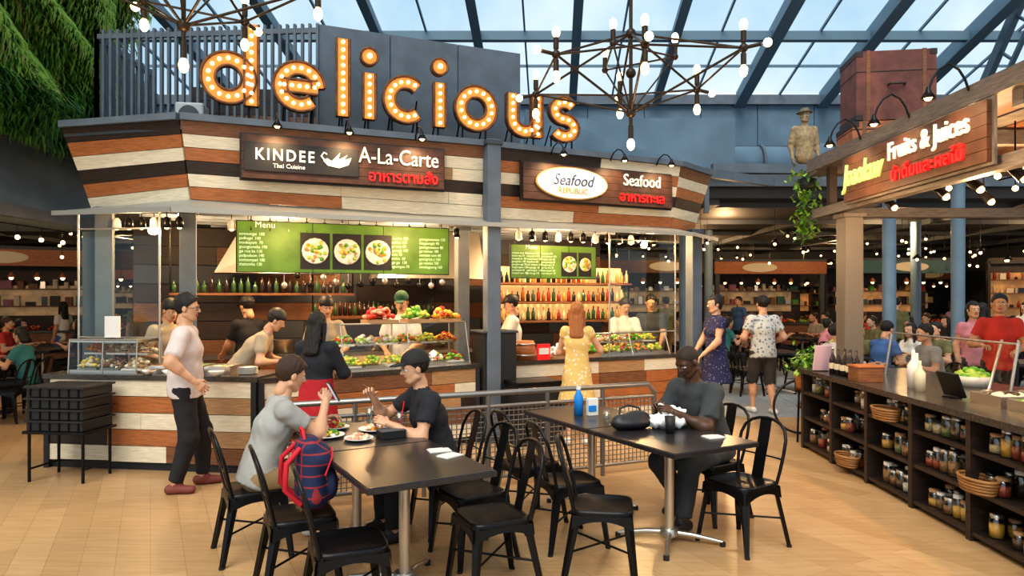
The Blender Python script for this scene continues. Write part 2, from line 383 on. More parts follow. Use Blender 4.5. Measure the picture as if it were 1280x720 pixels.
mb=MB(); mb.box(-20,18,-5,30,-.1,0,floormat()); obj('floor',mb)
mb=MB(); mb.prism([(2.6,9.9),(18,8.6),(18,29),(2.6,29)],0,.004,tilemat()); obj('floor_tile_area',mb)
# ------------------------------------------------------------------ PLANKS
PAL=[W_CREAM,W_CREAM,W_DARK,W_BROWN,W_RED,W_CREAM,W_BROWN,W_TAN]
def planks(mb,bl,br,tr,tl,rows,seed,th=.02,lmin=.9,lmax=1.9,pal=PAL,seq=None):
    r=random.Random(seed); bl,br,tr,tl=map(V,(bl,br,tr,tl)); n=(br-bl).cross(tl-bl).normalized(); W=(br-bl).length
    def pt(u,v): return (bl*(1-u)+br*u)*(1-v)+(tl*(1-u)+tr*u)*v
    last=None
    for i in range(rows):
        x=-r.random()*.5; prevm=None; first=True
        while x<W:
            l=r.uniform(lmin,lmax); u0=max(0,x/W); u1=min(1,(x+l)/W); x+=l
            if u1<=u0: continue
            m=r.choice([q for q in pal if q is not prevm and q is not last] or pal)
            if seq and (first or r.random()<.35): m=seq[i%len(seq)]
            prevm=m; first=False
            v0=(i+.02)/rows;v1=(i+.98)/rows; g=.002/W; t=th+r.random()*.006
            c=[pt(u0+g,v0),pt(u1-g,v0),pt(u1-g,v1),pt(u0+g,v1)]
            mb.hexa([tuple(p) for p in c]+[tuple(p+n*t) for p in c],m)
        last=prevm
T0=V((-4.80,7.28,3.535));T1=V((-3.39,6.95,3.535));T2=V((-.336,8.16,3.535));T3=V((2.32,9.41,3.535));T4=V((2.95,10.15,3.535))
B0=V((-4.67,7.6,2.69));B1=V((-3.36,7.12,2.75));B2=V((-.38,8.33,2.70));B3=V((2.2,9.5,2.70));B4=V((2.7,10.2,2.70))
mb=MB()
SEQ1=[W_CREAM,W_RED,W_DARK,W_CREAM,W_RED,W_DARK]; SEQ2=[W_RED,W_CREAM,W_DARK,W_RED,W_CREAM,W_BROWN]
for a,b,c,d,sd,sq_,lm in ((B0,B1,T1,T0,3,SEQ1,3),(B1,B2,T2,T1,5,SEQ2,2.1),(B2,B3,T3,T2,9,SEQ1,2.1),(B3,B4,T4,T3,12,SEQ2,3)):
    planks(mb,a,b,c,d,6,sd,seq=sq_,lmin=lm*.55,lmax=lm)
    nrm=(b-a).cross(d-a).normalized(); q=[p-nrm*.03 for p in (a,b,c,d)]
    mb.add([tuple(p) for p in q],[(0,1,2,3)],GREYD)
Ts=[T0,T1,T2,T3,T4]
for a,b in zip(Ts[:-1],Ts[1:]): mb.bar(a+V((0,0,.03)),b+V((0,0,.03)),.14,.07,GREY)
obj('stall_fascia',mb)
AW=mat('awning_metal',(.36,.36,.33),.4,.2)
mb=MB(); Bs=[B0,B1,B2,B3,B4]; outs=[V((-5.0,7.4,2.66)),V((-3.4,6.78,2.62)),V((-.25,7.98,2.6)),V((2.45,9.2,2.6)),V((3.05,10.1,2.6))]
for i in range(4):
    a,b,c,d=Bs[i],Bs[i+1],outs[i+1],outs[i]
    mb.hexa([tuple(p-V((0,0,.03))) for p in (d,c,b,a)]+[tuple(p) for p in (d,c,b,a)],AW)
    mb.bar(d-V((0,0,.02)),c-V((0,0,.02)),.03,.05,AW)
obj('stall_awning',mb)
poly=[(p.x,p.y) for p in Ts]+[(1.2,12.6),(-5.8,10.0)]
mb=MB(); mb.prism(poly[:],3.44,3.5,GREYD); obj('stall_roof',mb)
poly=[(p.x,p.y+.05) for p in Bs]+[(1.2,12.6),(-5.8,10.0)]
mb=MB(); mb.prism(poly,2.76,2.8,GREYD)
for k in range(6):
    o=V((-4.6+.1*k,7.8+.42*k,2.73)); mb.bar(o,o+V((6.4-.3*k,2.5-.1*k,0)),.05,.06,GREY)
obj('ceiling_stall',mb)
for x,y,z1 in ((-.24,8.12,3.6),(-4.52,7.55,2.72),(2.66,9.95,2.72),(-3.62,7.6,2.72),(-.7,9.5,2.72)):
    mb=MB(); mb.cb((x,y,z1/2),(.17,.17,z1),GREY,23); mb.cb((x,y,.05),(.21,.21,.1),GREYD,23); mb.cb((x,y,z1-.04),(.21,.21,.06),GREYD,23); obj('stall_post',mb,bevel=.008)
mb=MB(); bw0=V((-5.4,9.7,0)); bw1=V((1.6,12.4,0)); 
planks(mb,bw0,bw1,bw1+V((0,0,2.74)),bw0+V((0,0,2.74)),10,77,pal=[W_DARK,GREYD,W_BROWN,W_DARK,W_DARK,W_BROWN])
mb.bar(bw0+V((0,.08,1.37)),bw1+V((0,.08,1.37)),.06,2.74,GREYD); obj('wall_stall_back',mb)
# ------------------------------------------------------------------ COUNTERS
TOPM=mat('counter_stone',(.07,.06,.05),.22,noise=.4,ns=50)
def counter(name,p0,p1,depth,h,seed,rows=5,top=TOPM,z0=.08,seq=None):
    p0=V((*p0,0));p1=V((*p1,0)); d=(p1-p0).normalized(); n=V((-d.y,d.x,0)); mb=MB()
    planks(mb,p0+V((0,0,z0)),p1+V((0,0,z0)),p1+V((0,0,h-.05)),p0+V((0,0,h-.05)),rows,seed,lmin=.7,lmax=1.7,seq=seq)
    a=p0;b=p1;c=p1+n*depth;e=p0+n*depth
    mb.hexa([tuple(q) for q in(a+n*.01,b+n*.01,c,e)]+[tuple(q+V((0,0,h-.05))) for q in(a+n*.01,b+n*.01,c,e)],BLK)
    o=.04; tt=[a-d*o-n*o,b+d*o-n*o,c+d*o,e-d*o]
    mb.hexa([tuple(q+V((0,0,h-.05))) for q in tt]+[tuple(q+V((0,0,h))) for q in tt],top)
    for q in(a,b): mb.bar(q-n*.02,q-n*.02+V((0,0,h-.05)),.05,.05,BLK)
    return obj(name,mb)
SC=[W_CREAM,W_DARK,W_CREAM,W_RED,W_CREAM]
counter('stall_counter',(-4.71,6.92),(-2.5,6.62),.6,.95,21,5,seq=SC)
counter('stall_counter',(-2.46,6.66),(-.42,8.12),.6,.93,22,5,seq=SC)
counter('stall_counter',(-.02,8.42),(2.35,9.62),.6,.93,25,5,seq=SC)
counter('stall_counter',(-5.0,9.2),(.6,11.4),.5,.9,27,5,STEEL)
mb=MB(); mb.cb((-.22,8.3,.65),(.42,.42,1.3),BLK,23); mb.cb((-.22,8.3,1.31),(.46,.46,.03),GREYD,23); obj('stall_plinth',mb,bevel=.01)
# ------------------------------------------------------------------ display goods
GREENS=[mat('leaf_green',(.1,.34,.03),.5),mat('lettuce',(.36,.55,.08),.5)]
FRU=[mat('fruit_red',(.6,.04,.02),.35),mat('fruit_orange',(.8,.28,.03),.4),mat('fruit_yellow',(.8,.6,.08),.4),mat('shrimp_pink',(.8,.35,.22),.4),WHITE,mat('ice',(.8,.85,.88),.3)]
BAKE=[[CREAMP,W_TAN],[W_BROWN,W_TAN,CREAMP],[CREAMP,FRU[2]],[W_TAN,FRU[1]]]
VEG=[GREENS,GREENS+[FRU[0]],FRU[:3],[FRU[3],FRU[4],GREENS[1]],[FRU[1],GREENS[0]],[FRU[2],GREENS[1]]]
def pile(mb,c,L,Wd,h,n,r,mats,d=(1,0),seed=0):
    q=random.Random(seed); d=V((*d,0)).normalized(); nn=V((-d.y,d.x,0))
    for i in range(n):
        u=q.uniform(-1,1);v=q.uniform(-1,1); z=max(0,(1-u*u*.6-v*v*.6))*h*q.random()
        p=V(c)+d*u*L/2+nn*v*Wd/2+V((0,0,r*.8+z)); mb.sph(p,r*q.uniform(.7,1.2),q.choice(mats),7,4,(q.uniform(.8,1.3),q.uniform(.8,1.3),q.uniform(.6,1)))
def display_case(name,p0,p1,depth,z,h,seed,foods=VEG,slant=.12,lid=GLASSG):
    p0=V((*p0,z));p1=V((*p1,z)); d=(p1-p0).normalized(); n=V((-d.y,d.x,0)); L=(p1-p0).length; mb=MB()
    top=[p0+n*slant,p1+n*slant,p1+n*depth,p0+n*depth]; th=.012 if lid is GLASSG else .03
    mb.hexa([tuple(q+V((0,0,h-th))) for q in top]+[tuple(q+V((0,0,h))) for q in top],lid)
    mb.add([tuple(q) for q in(p0+V((0,0,.02)),p1+V((0,0,.02)),p1+n*slant+V((0,0,h)),p0+n*slant+V((0,0,h)))],[(0,1,2,3)],GLASS)
    for q in(p0,p1):
        mb.add([tuple(k) for k in(q,q+n*depth,q+n*depth+V((0,0,h)),q+n*slant+V((0,0,h)))],[(0,1,2,3)],GLASS)
    for q in(p0,p1,p0.lerp(p1,.5)):
        mb.tube([q,q+n*slant+V((0,0,h))],.008,STEEL,6); mb.tube([q+n*depth,q+n*depth+V((0,0,h))],.01,STEEL,6)
    mb.tube([p0+n*slant+V((0,0,h)),p1+n*slant+V((0,0,h))],.01,STEEL,6); mb.bar(p0+n*.02+V((0,0,.015)),p1+n*.02+V((0,0,.015)),.03,.03,STEEL)
    k=max(2,int(L/.24)); q=random.Random(seed)
    for lv in (0,1):
        for i in range(k):
            c=p0+d*(L*(i+.5)/k)+n*(.2 if lv==0 else depth-.12)+V((0,0,.03+lv*h*.45))
            mb.bar(c-d*.11,c+d*.11,.2 if lv==0 else .16,.02,STEEL if q.random()<.6 else WHITE)
            pile(mb,c+V((0,0,.01)),.21,.17,.09,46,.023,q.choice(foods),d[:2],seed+i*7+lv)
    return obj(name,mb)
display_case('glass_display_case',(-1.78,7.22),(-.5,8.14),.5,.93,.5,5)
display_case('glass_display_case',(1.1,9.1),(2.25,9.68),.5,.93,.3,8)
display_case('glass_display_case',(-4.55,6.97),(-3.8,6.87),.4,.95,.34,9,BAKE,.02,STEEL)
def fruit_tray(c,L,W_,mats,seed,n=60,r=.032,h=.12):
    mb=MB(); mb.cb((c[0],c[1],c[2]+.02),(L,W_,.04),W_TAN,30); pile(mb,(c[0],c[1],c[2]+.04),L*.85,W_*.8,h,n,r,mats,(.86,.5),seed); obj('fruit_tray',mb)
fruit_tray((-1.5,7.7,1.43),.36,.26,[FRU[0],FRU[0],FRU[3]],1)
fruit_tray((-1.12,7.95,1.43),.3,.26,[GREENS[1],FRU[2],GREENS[0]],2)
fruit_tray((-.8,8.17,1.43),.3,.26,[FRU[0],FRU[1],FRU[2]],3)
fruit_tray((.62,8.9,.93),.38,.3,[FRU[5],FRU[3],FRU[4]],4)
fruit_tray((.98,9.1,.93),.3,.3,[GREENS[0],GREENS[1],FRU[1]],14)
fruit_tray((-2.15,7.05,.93),.4,.3,[FRU[1],FRU[2],GREENS[1]],6,60,.03,.1)
# steel pans and bowls on the left counter
for i,(x,y,fm) in enumerate(((-3.55,7.05,[W_BROWN,FRU[1]]),(-3.25,7.0,GREENS),(-2.95,6.96,[CREAMP,FRU[2]]))):
    mb=MB(); mb.box(x-.13,x+.13,y-.16,y+.16,.95,.965,STEEL)
    for a,b,c,d in((x-.13,x+.13,y-.16,y-.148),(x-.13,x+.13,y+.148,y+.16),(x-.13,x-.118,y-.148,y+.148),(x+.118,x+.13,y-.148,y+.148)): mb.box(a,b,c,d,.965,1.03,STEEL)
    pile(mb,(x,y,.966),.2,.26,.03,40,.026,fm,(1,0),i+40); obj('serving_pan',mb)
mb=MB()
for i in range(4): mb.lathe([(.001,0),(.035,0),(.08,.05),(.075,.05),(.03,.01),(.001,.01)],WHITE if i%2 else STEEL,(-3.62+.24*i,6.76-.03*i,.95),14)
obj('counter_bowls',mb)
mb=MB()
for k in range(6): mb.lathe([(.001,.012*k),(.06,.012*k),(.1,.012*k+.012),(.001,.012*k+.012)],WHITE,(-2.66,6.85,.95),18)
obj('plate_stack',mb)
mb=MB(); mb.lathe([(.001,0),(.13,0),(.15,.12),(.13,.24),(.12,.24),(.115,.2),(.001,.2)],W_RED,(.15,8.68,.93),18)
for z in(.05,.19): mb.lathe([(.142,z),(.148,z),(.148,z+.02),(.142,z+.02)],STEEL,(.15,8.68,.93),18)
obj('wooden_barrel',mb)
mb=MB()
mb.cb((.4,8.65,1.03),(.18,.03,.2),RED,25); mb.cb((.4,8.645,1.04),(.14,.036,.08),WHITE,25); obj('counter_price_sign',mb)
mb=MB(); mb.cb((.24,8.1,.35),(.55,.4,.7),BLK,25); mb.cb((.24,8.1,.72),(.59,.44,.04),BLACK,25); mb.cb((.23,7.89,.5),(.3,.01,.1),GREYD,25); obj('waste_bin',mb,bevel=.015)
mb=MB()
for i in range(4):
    z=.48+i*.105; mb.cb((0,0,z+.045),(.56,.4,.085),BLK); mb.cb((0,0,z+.09),(.6,.44,.018),BLK)
    for j in range(6): mb.cb((-.24+.096*j,-.205,z+.045),(.012,.012,.08),BLACK)
for x in(-.27,.27):
    for y in(-.18,.18): mb.cyl((x,y,0),(x,y,.46),.014,BLACK)
    mb.cyl((x,-.18,.12),(x,.18,.12),.01,BLACK)
mb.cb((0,0,.465),(.62,.44,.025),BLACK); mb.cyl((-.27,.18,.12),(.27,.18,.12),.01,BLACK)
obj('tray_stack_stand',mb,(-4.22,6.5,0),-6)
mb=MB(); mb.cb((-4.1,6.98,1.42),(.16,.02,.22),WHITE,-5); mb.cb((-4.1,7.0,1.35),(.02,.02,.1),BLK); mb.cb((-4.1,7.02,1.297),(.14,.08,.012),BLK); obj('menu_card_stand',mb)
BOT=[mat('bottle_amber',(.35,.12,.03),.15),mat('bottle_green',(.04,.1,.04),.15),mat('bottle_red',(.35,.05,.03),.2),mat('bottle_cream',(.75,.62,.4),.3),mat('bottle_dark',(.03,.02,.02),.15),mat('bottle_gold',(.6,.33,.08),.3)]
def bottle(mb,c,h,r,m,n=8):
    mb.lathe([(.001,0),(r,0),(r,h*.6),(r*.4,h*.78),(r*.35,h),(.001,h)],m,c,n)
def bottle_row(mb,p0,p1,n,h,r,mats,seed):
    q=random.Random(seed); p0=V(p0);p1=V(p1)
    for i in range(n): bottle(mb,p0.lerp(p1,(i+.5)/n),h*q.uniform(.75,1.1),r,q.choice(mats))
WARMS=mat('warm_shelf_backlight',(1,.7,.35),.6,emit=.4,ecol=(1,.6,.22))
for (a,b,z,s_,bk_) in (((-4.3,8.55),(-2.2,9.4),1.78,1,0),((-2.9,9.9),(-1.2,10.6),1.45,2,0),((-.2,10.2),(1.9,11.08),1.95,3,1),((-.2,10.2),(1.9,11.08),1.66,4,1),((-.2,10.2),(1.9,11.08),1.37,5,1)):
    mb=MB(); p0=V((*a,z));p1=V((*b,z)); mb.bar(p0-V((0,0,.015)),p1-V((0,0,.015)),.2,.03,W_BROWN); bottle_row(mb,p0,p1,26,.2,.03,BOT if s_>2 else BOT[1:2]+BOT[4:5],s_)
    if bk_: off=V((-.1,.2,.13)); mb.bar(p0+off,p1+off,.02,.24,WARMS)
    for q in(p0,p1): rod(mb,q,V((q.x,q.y,2.75)),.012,BLACK)
    obj('hanging_bottle_shelf',mb)
mb=MB()
mb.hexa([(-3.9,8.9,2.05),(-2.4,9.5,2.05),(-2.7,10.2,2.05),(-4.2,9.6,2.05),(-3.6,9.1,2.7),(-2.7,9.5,2.7),(-2.9,9.9,2.7),(-3.8,9.5,2.7)],STEEL); obj('range_hood',mb)
mb=MB()
mb.hexa([(-1.9,9.6,2.0),(-.4,10.2,2.0),(-.65,10.8,2.0),(-2.15,10.2,2.0),(-1.7,9.8,2.7),(-.5,10.3,2.7),(-.7,10.65,2.7),(-1.9,10.15,2.7)],STEEL); obj('range_hood',mb)
mb=MB()
for i in range(7):
    c=(-4.0+.62*i,9.78+.245*i,.9); r=.13+.03*(i%3); mb.lathe([(.001,0),(r,0),(r,.2),(r+.01,.21),(r-.01,.21),(r-.012,.1),(.001,.1)],STEEL,c,16)
obj('cooking_pots',mb)
mb=MB(); q=random.Random(2); p0=V((-3.0,8.7,2.2));p1=V((-.9,9.55,2.2)); mb.tube([p0,p1],.01,STEEL,6); rod(mb,p0,p0+V((0,0,.55)),.008,STEEL); rod(mb,p1,p1+V((0,0,.55)),.008,STEEL)
for i in range(14):
    p=p0.lerp(p1,(i+.5)/14); L=q.uniform(.15,.3); rod(mb,p,p-V((0,0,L)),.005,STEEL,5); mb.sph(tuple(p-V((0,0,L+.03))),.045,q.choice([STEEL,BLACK]),8,5,(1,.4,1))
obj('hanging_utensils',mb)
for a,b,z0_,z1_ in (((-4.62,7.25),(-3.7,7.14),1.3,2.45),((1.3,9.08),(2.3,9.58),1.25,2.5)):
    mb=MB(); a=V((*a,0));b=V((*b,0)); mb.add([tuple(a+V((0,0,z0_))),tuple(b+V((0,0,z0_))),tuple(b+V((0,0,z1_))),tuple(a+V((0,0,z1_)))],[(0,1,2,3)],GLASSG)
    for q in(a,b): mb.tube([q+V((0,0,.93)),q+V((0,0,2.64))],.012,STEEL,6)
    mb.tube([a+V((0,0,z1_)),b+V((0,0,z1_))],.01,STEEL,6); mb.tube([a+V((0,0,z0_)),b+V((0,0,z0_))],.01,STEEL,6)
    obj('glass_screen',mb)
# ------------------------------------------------------------------ SIGNS
def lerp_xy(A,B,t,z): p=A.lerp(B,t); return V((p.x,p.y,z))
def sign_board(A,B,t0,t1,z0,z1,off=.1):
    d=(B-A).normalized(); n=V((d.y,-d.x,0)); a=lerp_xy(A,B,t0,z0)+n*off; b=lerp_xy(A,B,t1,z0)+n*off; L=(b-a).length
    M=frame((a+b)/2+V((0,0,(z1-z0)/2)),d,(0,0,1)); return M,L,z1-z0
def board_obj(name,M,L,h,m,th=.05,rim=None):
    mb=MB(); rows=5
    for i in range(rows):
        y0=-h/2+h*i/rows; mb.box(-L/2,L/2,y0+.002,y0+h/rows-.002,-th,0,m)
    mb.box(-L/2-.02,L/2+.02,-h/2-.02,h/2+.02,-th-.02,-th+.005,rim or BLK)
    o=obj(name,mb); o.matrix_world=M; return o
def TM(x,y,z=.004): return Matrix.Translation((x,y,z))
M,L,h=sign_board(T1,T2,.177,.84,2.97,3.43)
W_SIGN=wood('dark_sign_wood',(.1,.042,.025),.6)
sg=board_obj('stall_sign_board',M,L,h,W_SIGN)
mb=MB(); mb.box(-L/2+.03,-L/2+1.2,-.15,.15,0,.02,BLK); p=obj('name_panel',mb,parent=sg)
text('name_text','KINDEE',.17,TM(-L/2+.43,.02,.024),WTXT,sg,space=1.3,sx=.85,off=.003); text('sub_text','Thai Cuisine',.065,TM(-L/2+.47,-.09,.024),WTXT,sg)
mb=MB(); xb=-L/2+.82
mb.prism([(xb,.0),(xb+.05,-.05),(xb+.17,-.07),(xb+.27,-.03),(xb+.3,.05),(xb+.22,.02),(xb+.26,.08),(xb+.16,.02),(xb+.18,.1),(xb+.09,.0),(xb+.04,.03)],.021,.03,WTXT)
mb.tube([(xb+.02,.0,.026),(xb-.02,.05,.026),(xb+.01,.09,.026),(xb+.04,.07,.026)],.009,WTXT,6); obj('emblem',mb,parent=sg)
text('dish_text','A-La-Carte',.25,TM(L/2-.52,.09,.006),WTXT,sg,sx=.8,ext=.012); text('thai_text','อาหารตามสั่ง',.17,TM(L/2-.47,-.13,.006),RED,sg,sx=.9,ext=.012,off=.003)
M2,L2,h2=sign_board(T2,T3,.163,.93,2.93,3.38)
sg2=board_obj('stall_sign_board',M2,L2,h2,W_SIGN)
mb=MB(); e=[(-L2/2+.68+.5*math.cos(t),.19*math.sin(t)) for t in np.linspace(0,2*math.pi,40)[:-1]]; mb.prism(e,0,.03,WTXT); 
e2=[(-L2/2+.68+.52*math.cos(t),.205*math.sin(t)) for t in np.linspace(0,2*math.pi,40)[:-1]]; mb.prism(e2,0,.02,mat('gold_trim',(.6,.35,.08),.4)); obj('oval_panel',mb,parent=sg2)
NAVY=mat('navy_paint',(.03,.06,.2),.4); ORN=mat('orange_paint',(.8,.25,.04),.4)
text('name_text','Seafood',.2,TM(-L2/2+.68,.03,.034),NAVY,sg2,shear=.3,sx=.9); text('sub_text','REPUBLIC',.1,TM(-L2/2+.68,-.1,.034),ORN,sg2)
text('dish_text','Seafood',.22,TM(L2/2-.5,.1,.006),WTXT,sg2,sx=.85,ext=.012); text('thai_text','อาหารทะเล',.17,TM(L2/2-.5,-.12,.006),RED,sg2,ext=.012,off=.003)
def gooseneck(name,p,n,reach=.3,up=.12,lum=18):
    n=V(n).normalized(); p=V(p); pts=[p+n*reach*t+V((0,0,up*math.sin(math.pi*t)**.7 if 0<t<1 else 0)) for t in (0,.1,.25,.5,.75,.9,1)]
    mb=MB(); mb.tube(pts,.009,BLACK,6); e=pts[-1]; mb.lathe([(.012,.03),(.02,.0),(.055,-.06),(.05,-.06),(.015,-.005)],BLACK,tuple(e),12)
    mb.sph(tuple(e+V((0,0,-.045))),.03,BULB,8,5); obj(name,mb)
    l=bpy.data.lights.new('lamp','SPOT'); l.energy=lum; l.color=(1,.66,.33); l.spot_size=2.2; l.spot_blend=.8; l.shadow_soft_size=.03
    o=bpy.data.objects.new(name+'_light',l); sc.collection.objects.link(o); o.location=e+V((0,0,-.08)); o.rotation_euler=((-n*.7+V((0,0,-1)))).to_track_quat('-Z','Y').to_euler()
d=(T2-T1).normalized();n1=V((d.y,-d.x,0)); d=(T3-T2).normalized(); n2=V((d.y,-d.x,0))
for t in(.28,.5,.74): gooseneck('sign_lamp',lerp_xy(T1,T2,t,3.52)+n1*.06,n1,.32,.12)
for t in(.3,.6,.85): gooseneck('sign_lamp',lerp_xy(T2,T3,t,3.5)+n2*.06,n2,.32,.12)
def spot_row(name,a,b,n):
    mb=MB(); a=V(a);b=V(b); mb.bar(a,b,.03,.02,BLACK)
    for i in range(n):
        p=a.lerp(b,(i+.5)/n); rod(mb,p,p-V((0,0,.08)),.006,BLACK); mb.lathe([(.02,0),(.04,-.03),(.045,-.12),(.04,-.12),(.02,-.02)],WHITE if i%3==0 else BLACK,tuple(p-V((0,0,.07))),10); mb.sph(tuple(p-V((0,0,.175))),.03,BULB2,8,5)
    obj(name,mb)
spot_row('track_light',(-4.4,7.45,2.66),(-3.5,7.3,2.66),6)
spot_row('track_light',(-3.2,7.5,2.66),(-.6,8.55,2.66),14)
spot_row('track_light',(0,8.75,2.66),(2.1,9.7,2.66),12)
def menu_board(A,B,z0,z1,dishes,seed):
    A=V((*A,0));B=V((*B,0)); d=(B-A).normalized(); L=(B-A).length; h=z1-z0
    M=frame((A+B)/2+V((0,0,(z0+z1)/2)),d,(0,0,1)); G=mat('glowing_menu_green',(.1,.2,.025),.5,emit=.18,ecol=(.16,.36,.04),noise=.4,ns=3)  # board green carries a weak added glow
    mb=MB(); mb.box(-L/2,L/2,-h/2,h/2,-.03,0,BLK); mb.box(-L/2+.01,L/2-.01,-h/2+.01,h/2-.01,-.005,.004,G)
    for i in range(3): mb.box(-L/2+L*i/3-.004,-L/2+L*i/3+.004,-h/2,h/2,.004,.006,BLK)
    q=random.Random(seed)
    for (x,wd) in dishes:
        mb.box(x-wd/2,x+wd/2,-h*.42,h*.3,.004,.008,BLK)
        mb.lathe([(.001,.012),(wd*.42,.012),(wd*.46,.018),(wd*.42,.02),(.001,.016)],WHITE,(x,-h*.06,0),16)
        for k in range(26):
            a=q.random()*6.28; rr=q.random()*wd*.36; mb.sph((x+rr*math.cos(a),-h*.06+rr*math.sin(a),.02),.026,q.choice([FRU[2],FRU[1],CREAMP,W_TAN,GREENS[1],GREENS[0]]),6,4,(1,1,.5))
    for sx in(-.9,0,.9): rod(mb,(sx*L/2,h/2,-.01),(sx*L/2,h/2+.14,-.01),.004,BLACK)
    o=obj('menu_board',mb); o.matrix_world=M
    dx=[x for x,_ in dishes]
    for c in range(6):
        x=-L/2+L*(c+.5)/6
        if any(abs(x-k)<L/10 for k in dx): continue
        body='\n'.join(''.join(q.choice(['ka','som','tom','pad','thai','goong','moo','rice ','gai ','yum ']) for _ in range(3))[:11]+' '+str(q.randint(6,19)*10) for _ in range(8))
        t=text('menu_text',body,h/12,TM(x-L/14,-h*.05,.006),GTXT,o,ext=0,align='LEFT',sx=.85); 
    text('menu_title','Menu',h/6,TM(-L/2+.3,h*.42,.006),WTXT,o,ext=0)
menu_board((-3.05,7.52),(-.78,8.43),2.0,2.58,[(-.38,.33),(-.02,.33),(.34,.33)],3)
menu_board((-.02,8.82),(1.16,9.38),1.97,2.42,[(.22,.24),(.47,.2)],4)
# ------------------------------------------------------------------ MARQUEE LETTERS
def arc(cx,cy,rx,ry,a0,a1,n=20): return [(cx+rx*math.cos(math.radians(a0+(a1-a0)*i/n)),cy+ry*math.sin(math.radians(a0+(a1-a0)*i/n))) for i in range(n+1)]
def ribbon(mb,path,hw,z0,z1,m,closed=False):
    N=len(path); L=[];R=[]
    for i in range(N):
        if closed: a=path[i-1];b=path[(i+1)%N]
        else: a=path[max(i-1,0)];b=path[min(i+1,N-1)]
        dx,dy=b[0]-a[0],b[1]-a[1]; l=math.hypot(dx,dy); nx,ny=-dy/l,dx/l
        L.append((path[i][0]+nx*hw,path[i][1]+ny*hw)); R.append((path[i][0]-nx*hw,path[i][1]-ny*hw))
    vs=[(x,y,z) for z in(z0,z1) for S in(L,R) for x,y in S]; fs=[]
    K=N if closed else N-1
    for i in range(K):
        j=(i+1)%N; fs+=[(2*N+i,3*N+i,3*N+j,2*N+j),(i,j,N+j,N+i),(i,2*N+i,2*N+j,j),(N+i,N+j,3*N+j,3*N+i)]
    if not closed: fs+=[(0,N,3*N,2*N),(N-1,3*N-1,4*N-1,2*N-1)]
    mb.add(vs,fs,m)
    return L,R
def plen(path,closed):
    pts=path+[path[0]] if closed else path; out=[];acc=0;step=.088
    tot=sum(math.dist(pts[i],pts[i+1]) for i in range(len(pts)-1)); n=max(1,round(tot/step)); 
    ds=[tot*(i+.5)/n for i in range(n)]; k=0;acc=0
    for dd in ds:
        while k<len(pts)-2 and acc+math.dist(pts[k],pts[k+1])<dd: acc+=math.dist(pts[k],pts[k+1]);k+=1
        l=math.dist(pts[k],pts[k+1]); t=(dd-acc)/l; out.append((pts[k][0]*(1-t)+pts[k+1][0]*t,pts[k][1]*(1-t)+pts[k+1][1]*t))
    return out
full=lambda cx,cy,rx,ry:(arc(cx,cy,rx,ry,0,360,28)[:-1],True)
LET={'d':[full(-.06,.275,.2,.205),([(.17,.0),(.17,.88)],False)],
 'e':[([(-.2,.275),(.2,.275)],False),(arc(0,.275,.205,.205,0,312),False)],
 'l':[([(0,0),(0,.88)],False)],'i':[([(0,0),(0,.53)],False),full(0,.72,.035,.035)],
 'c':[(arc(0,.275,.2,.205,48,312),False)],'o':[full(0,.275,.2,.205)],
 'u':[([(-.17,.53)]+arc(0,.22,.17,.16,180,360,14)+[(.17,.53)],False),([(.17,0),(.17,.25)],False)],
 's':[(arc(0,.385,.135,.11,30,270,14)+arc(0,.165,.145,.11,90,-150,14)[1:],False)]}
dL=V((3.64,1.5,0)).normalized(); mroot=bpy.data.objects.new('marquee_letters_sign',None); sc.collection.objects.link(mroot)
for ch,s_ in zip('delicious',(0,.666,1.139,1.438,1.868,2.277,2.738,3.388,3.94)):
    mb=MB(); M=frame(V((-2.98,7.3,3.79))+dL*s_-V((0,0,.012*s_)),dL,(0,0,1))
    for path,cl in LET[ch]:
        if ch=='i' and cl: mb.lathe([(.001,.03),(.1,.03),(.1,-.06)],RUST,(0,.72,0),20); mb.lathe([(.001,.034),(.085,.034)],AMBER,(0,.72,0),20); mb.tube([(.1*math.cos(a),.72+.1*math.sin(a),.04) for a in np.linspace(0,2*math.pi,21)[:-1]],.012,RUST,5,closed=True); mb.sph((0,.72,.06),.03,BULBM,8,5); continue
        Lh,Rh=ribbon(mb,path,.074,-.06,.028,RUST,cl); ribbon(mb,path,.056,.026,.032,AMBER,cl)
        for S in(Lh,Rh): mb.tube([(x,y,.04) for x,y in S],.013,RUST,5,closed=cl)
        for x,y in plen(path,cl): mb.sph((x,y,.052),.021,BULBM,8,5)
    xs=(-.15,.15) if ch not in 'li' else (0,)
    for x in xs: mb.tube([(x,.05,-.05),(x,-.28,-.05)],.012,BLACK,6); mb.tube([(x,.3 if ch!='s' else .2,-.06),(x,-.28,-.45)],.01,BLACK,6)
    o=obj('letter_'+ch,mb,parent=mroot); o.matrix_world=M
# ------------------------------------------------------------------ FENCE + PARAPET on roof
mb=MB()
a=V((-5.1,8.35,3.5));b=V((-2.33,8.15,3.5)); n=30
for i in range(n+1):
    p=a.lerp(b,i/n); mb.bar(p,p+V((0,0,1.5)),.03,.05,GREY)
a2=V((-5.2,9.9,3.5))
for i in range(12): p=a.lerp(a2,i/12); mb.bar(p,p+V((0,0,1.5)),.03,.05,GREY)
for z in(.12,1.42): mb.bar(a+V((0,0,z)),b+V((0,0,z)),.04,.06,GREY); mb.bar(a+V((0,0,z)),a2+V((0,0,z)),.04,.06,GREY)
obj('roof_railing',mb)
mb=MB(); a=V((-2.33,8.15,3.5));b=V((.12,9.15,3.5))
for i in range(3):
    p=a.lerp(b,i/3);q=a.lerp(b,(i+1)/3-.004); 
    mb.hexa([tuple(k) for k in(p,q,q+V((-.04,.1,0)),p+V((-.04,.1,0)))]+[tuple(k+V((0,0,1.5))) for k in(p,q,q+V((-.04,.1,0)),p+V((-.04,.1,0)))],GREY)
obj('roof_parapet',mb)
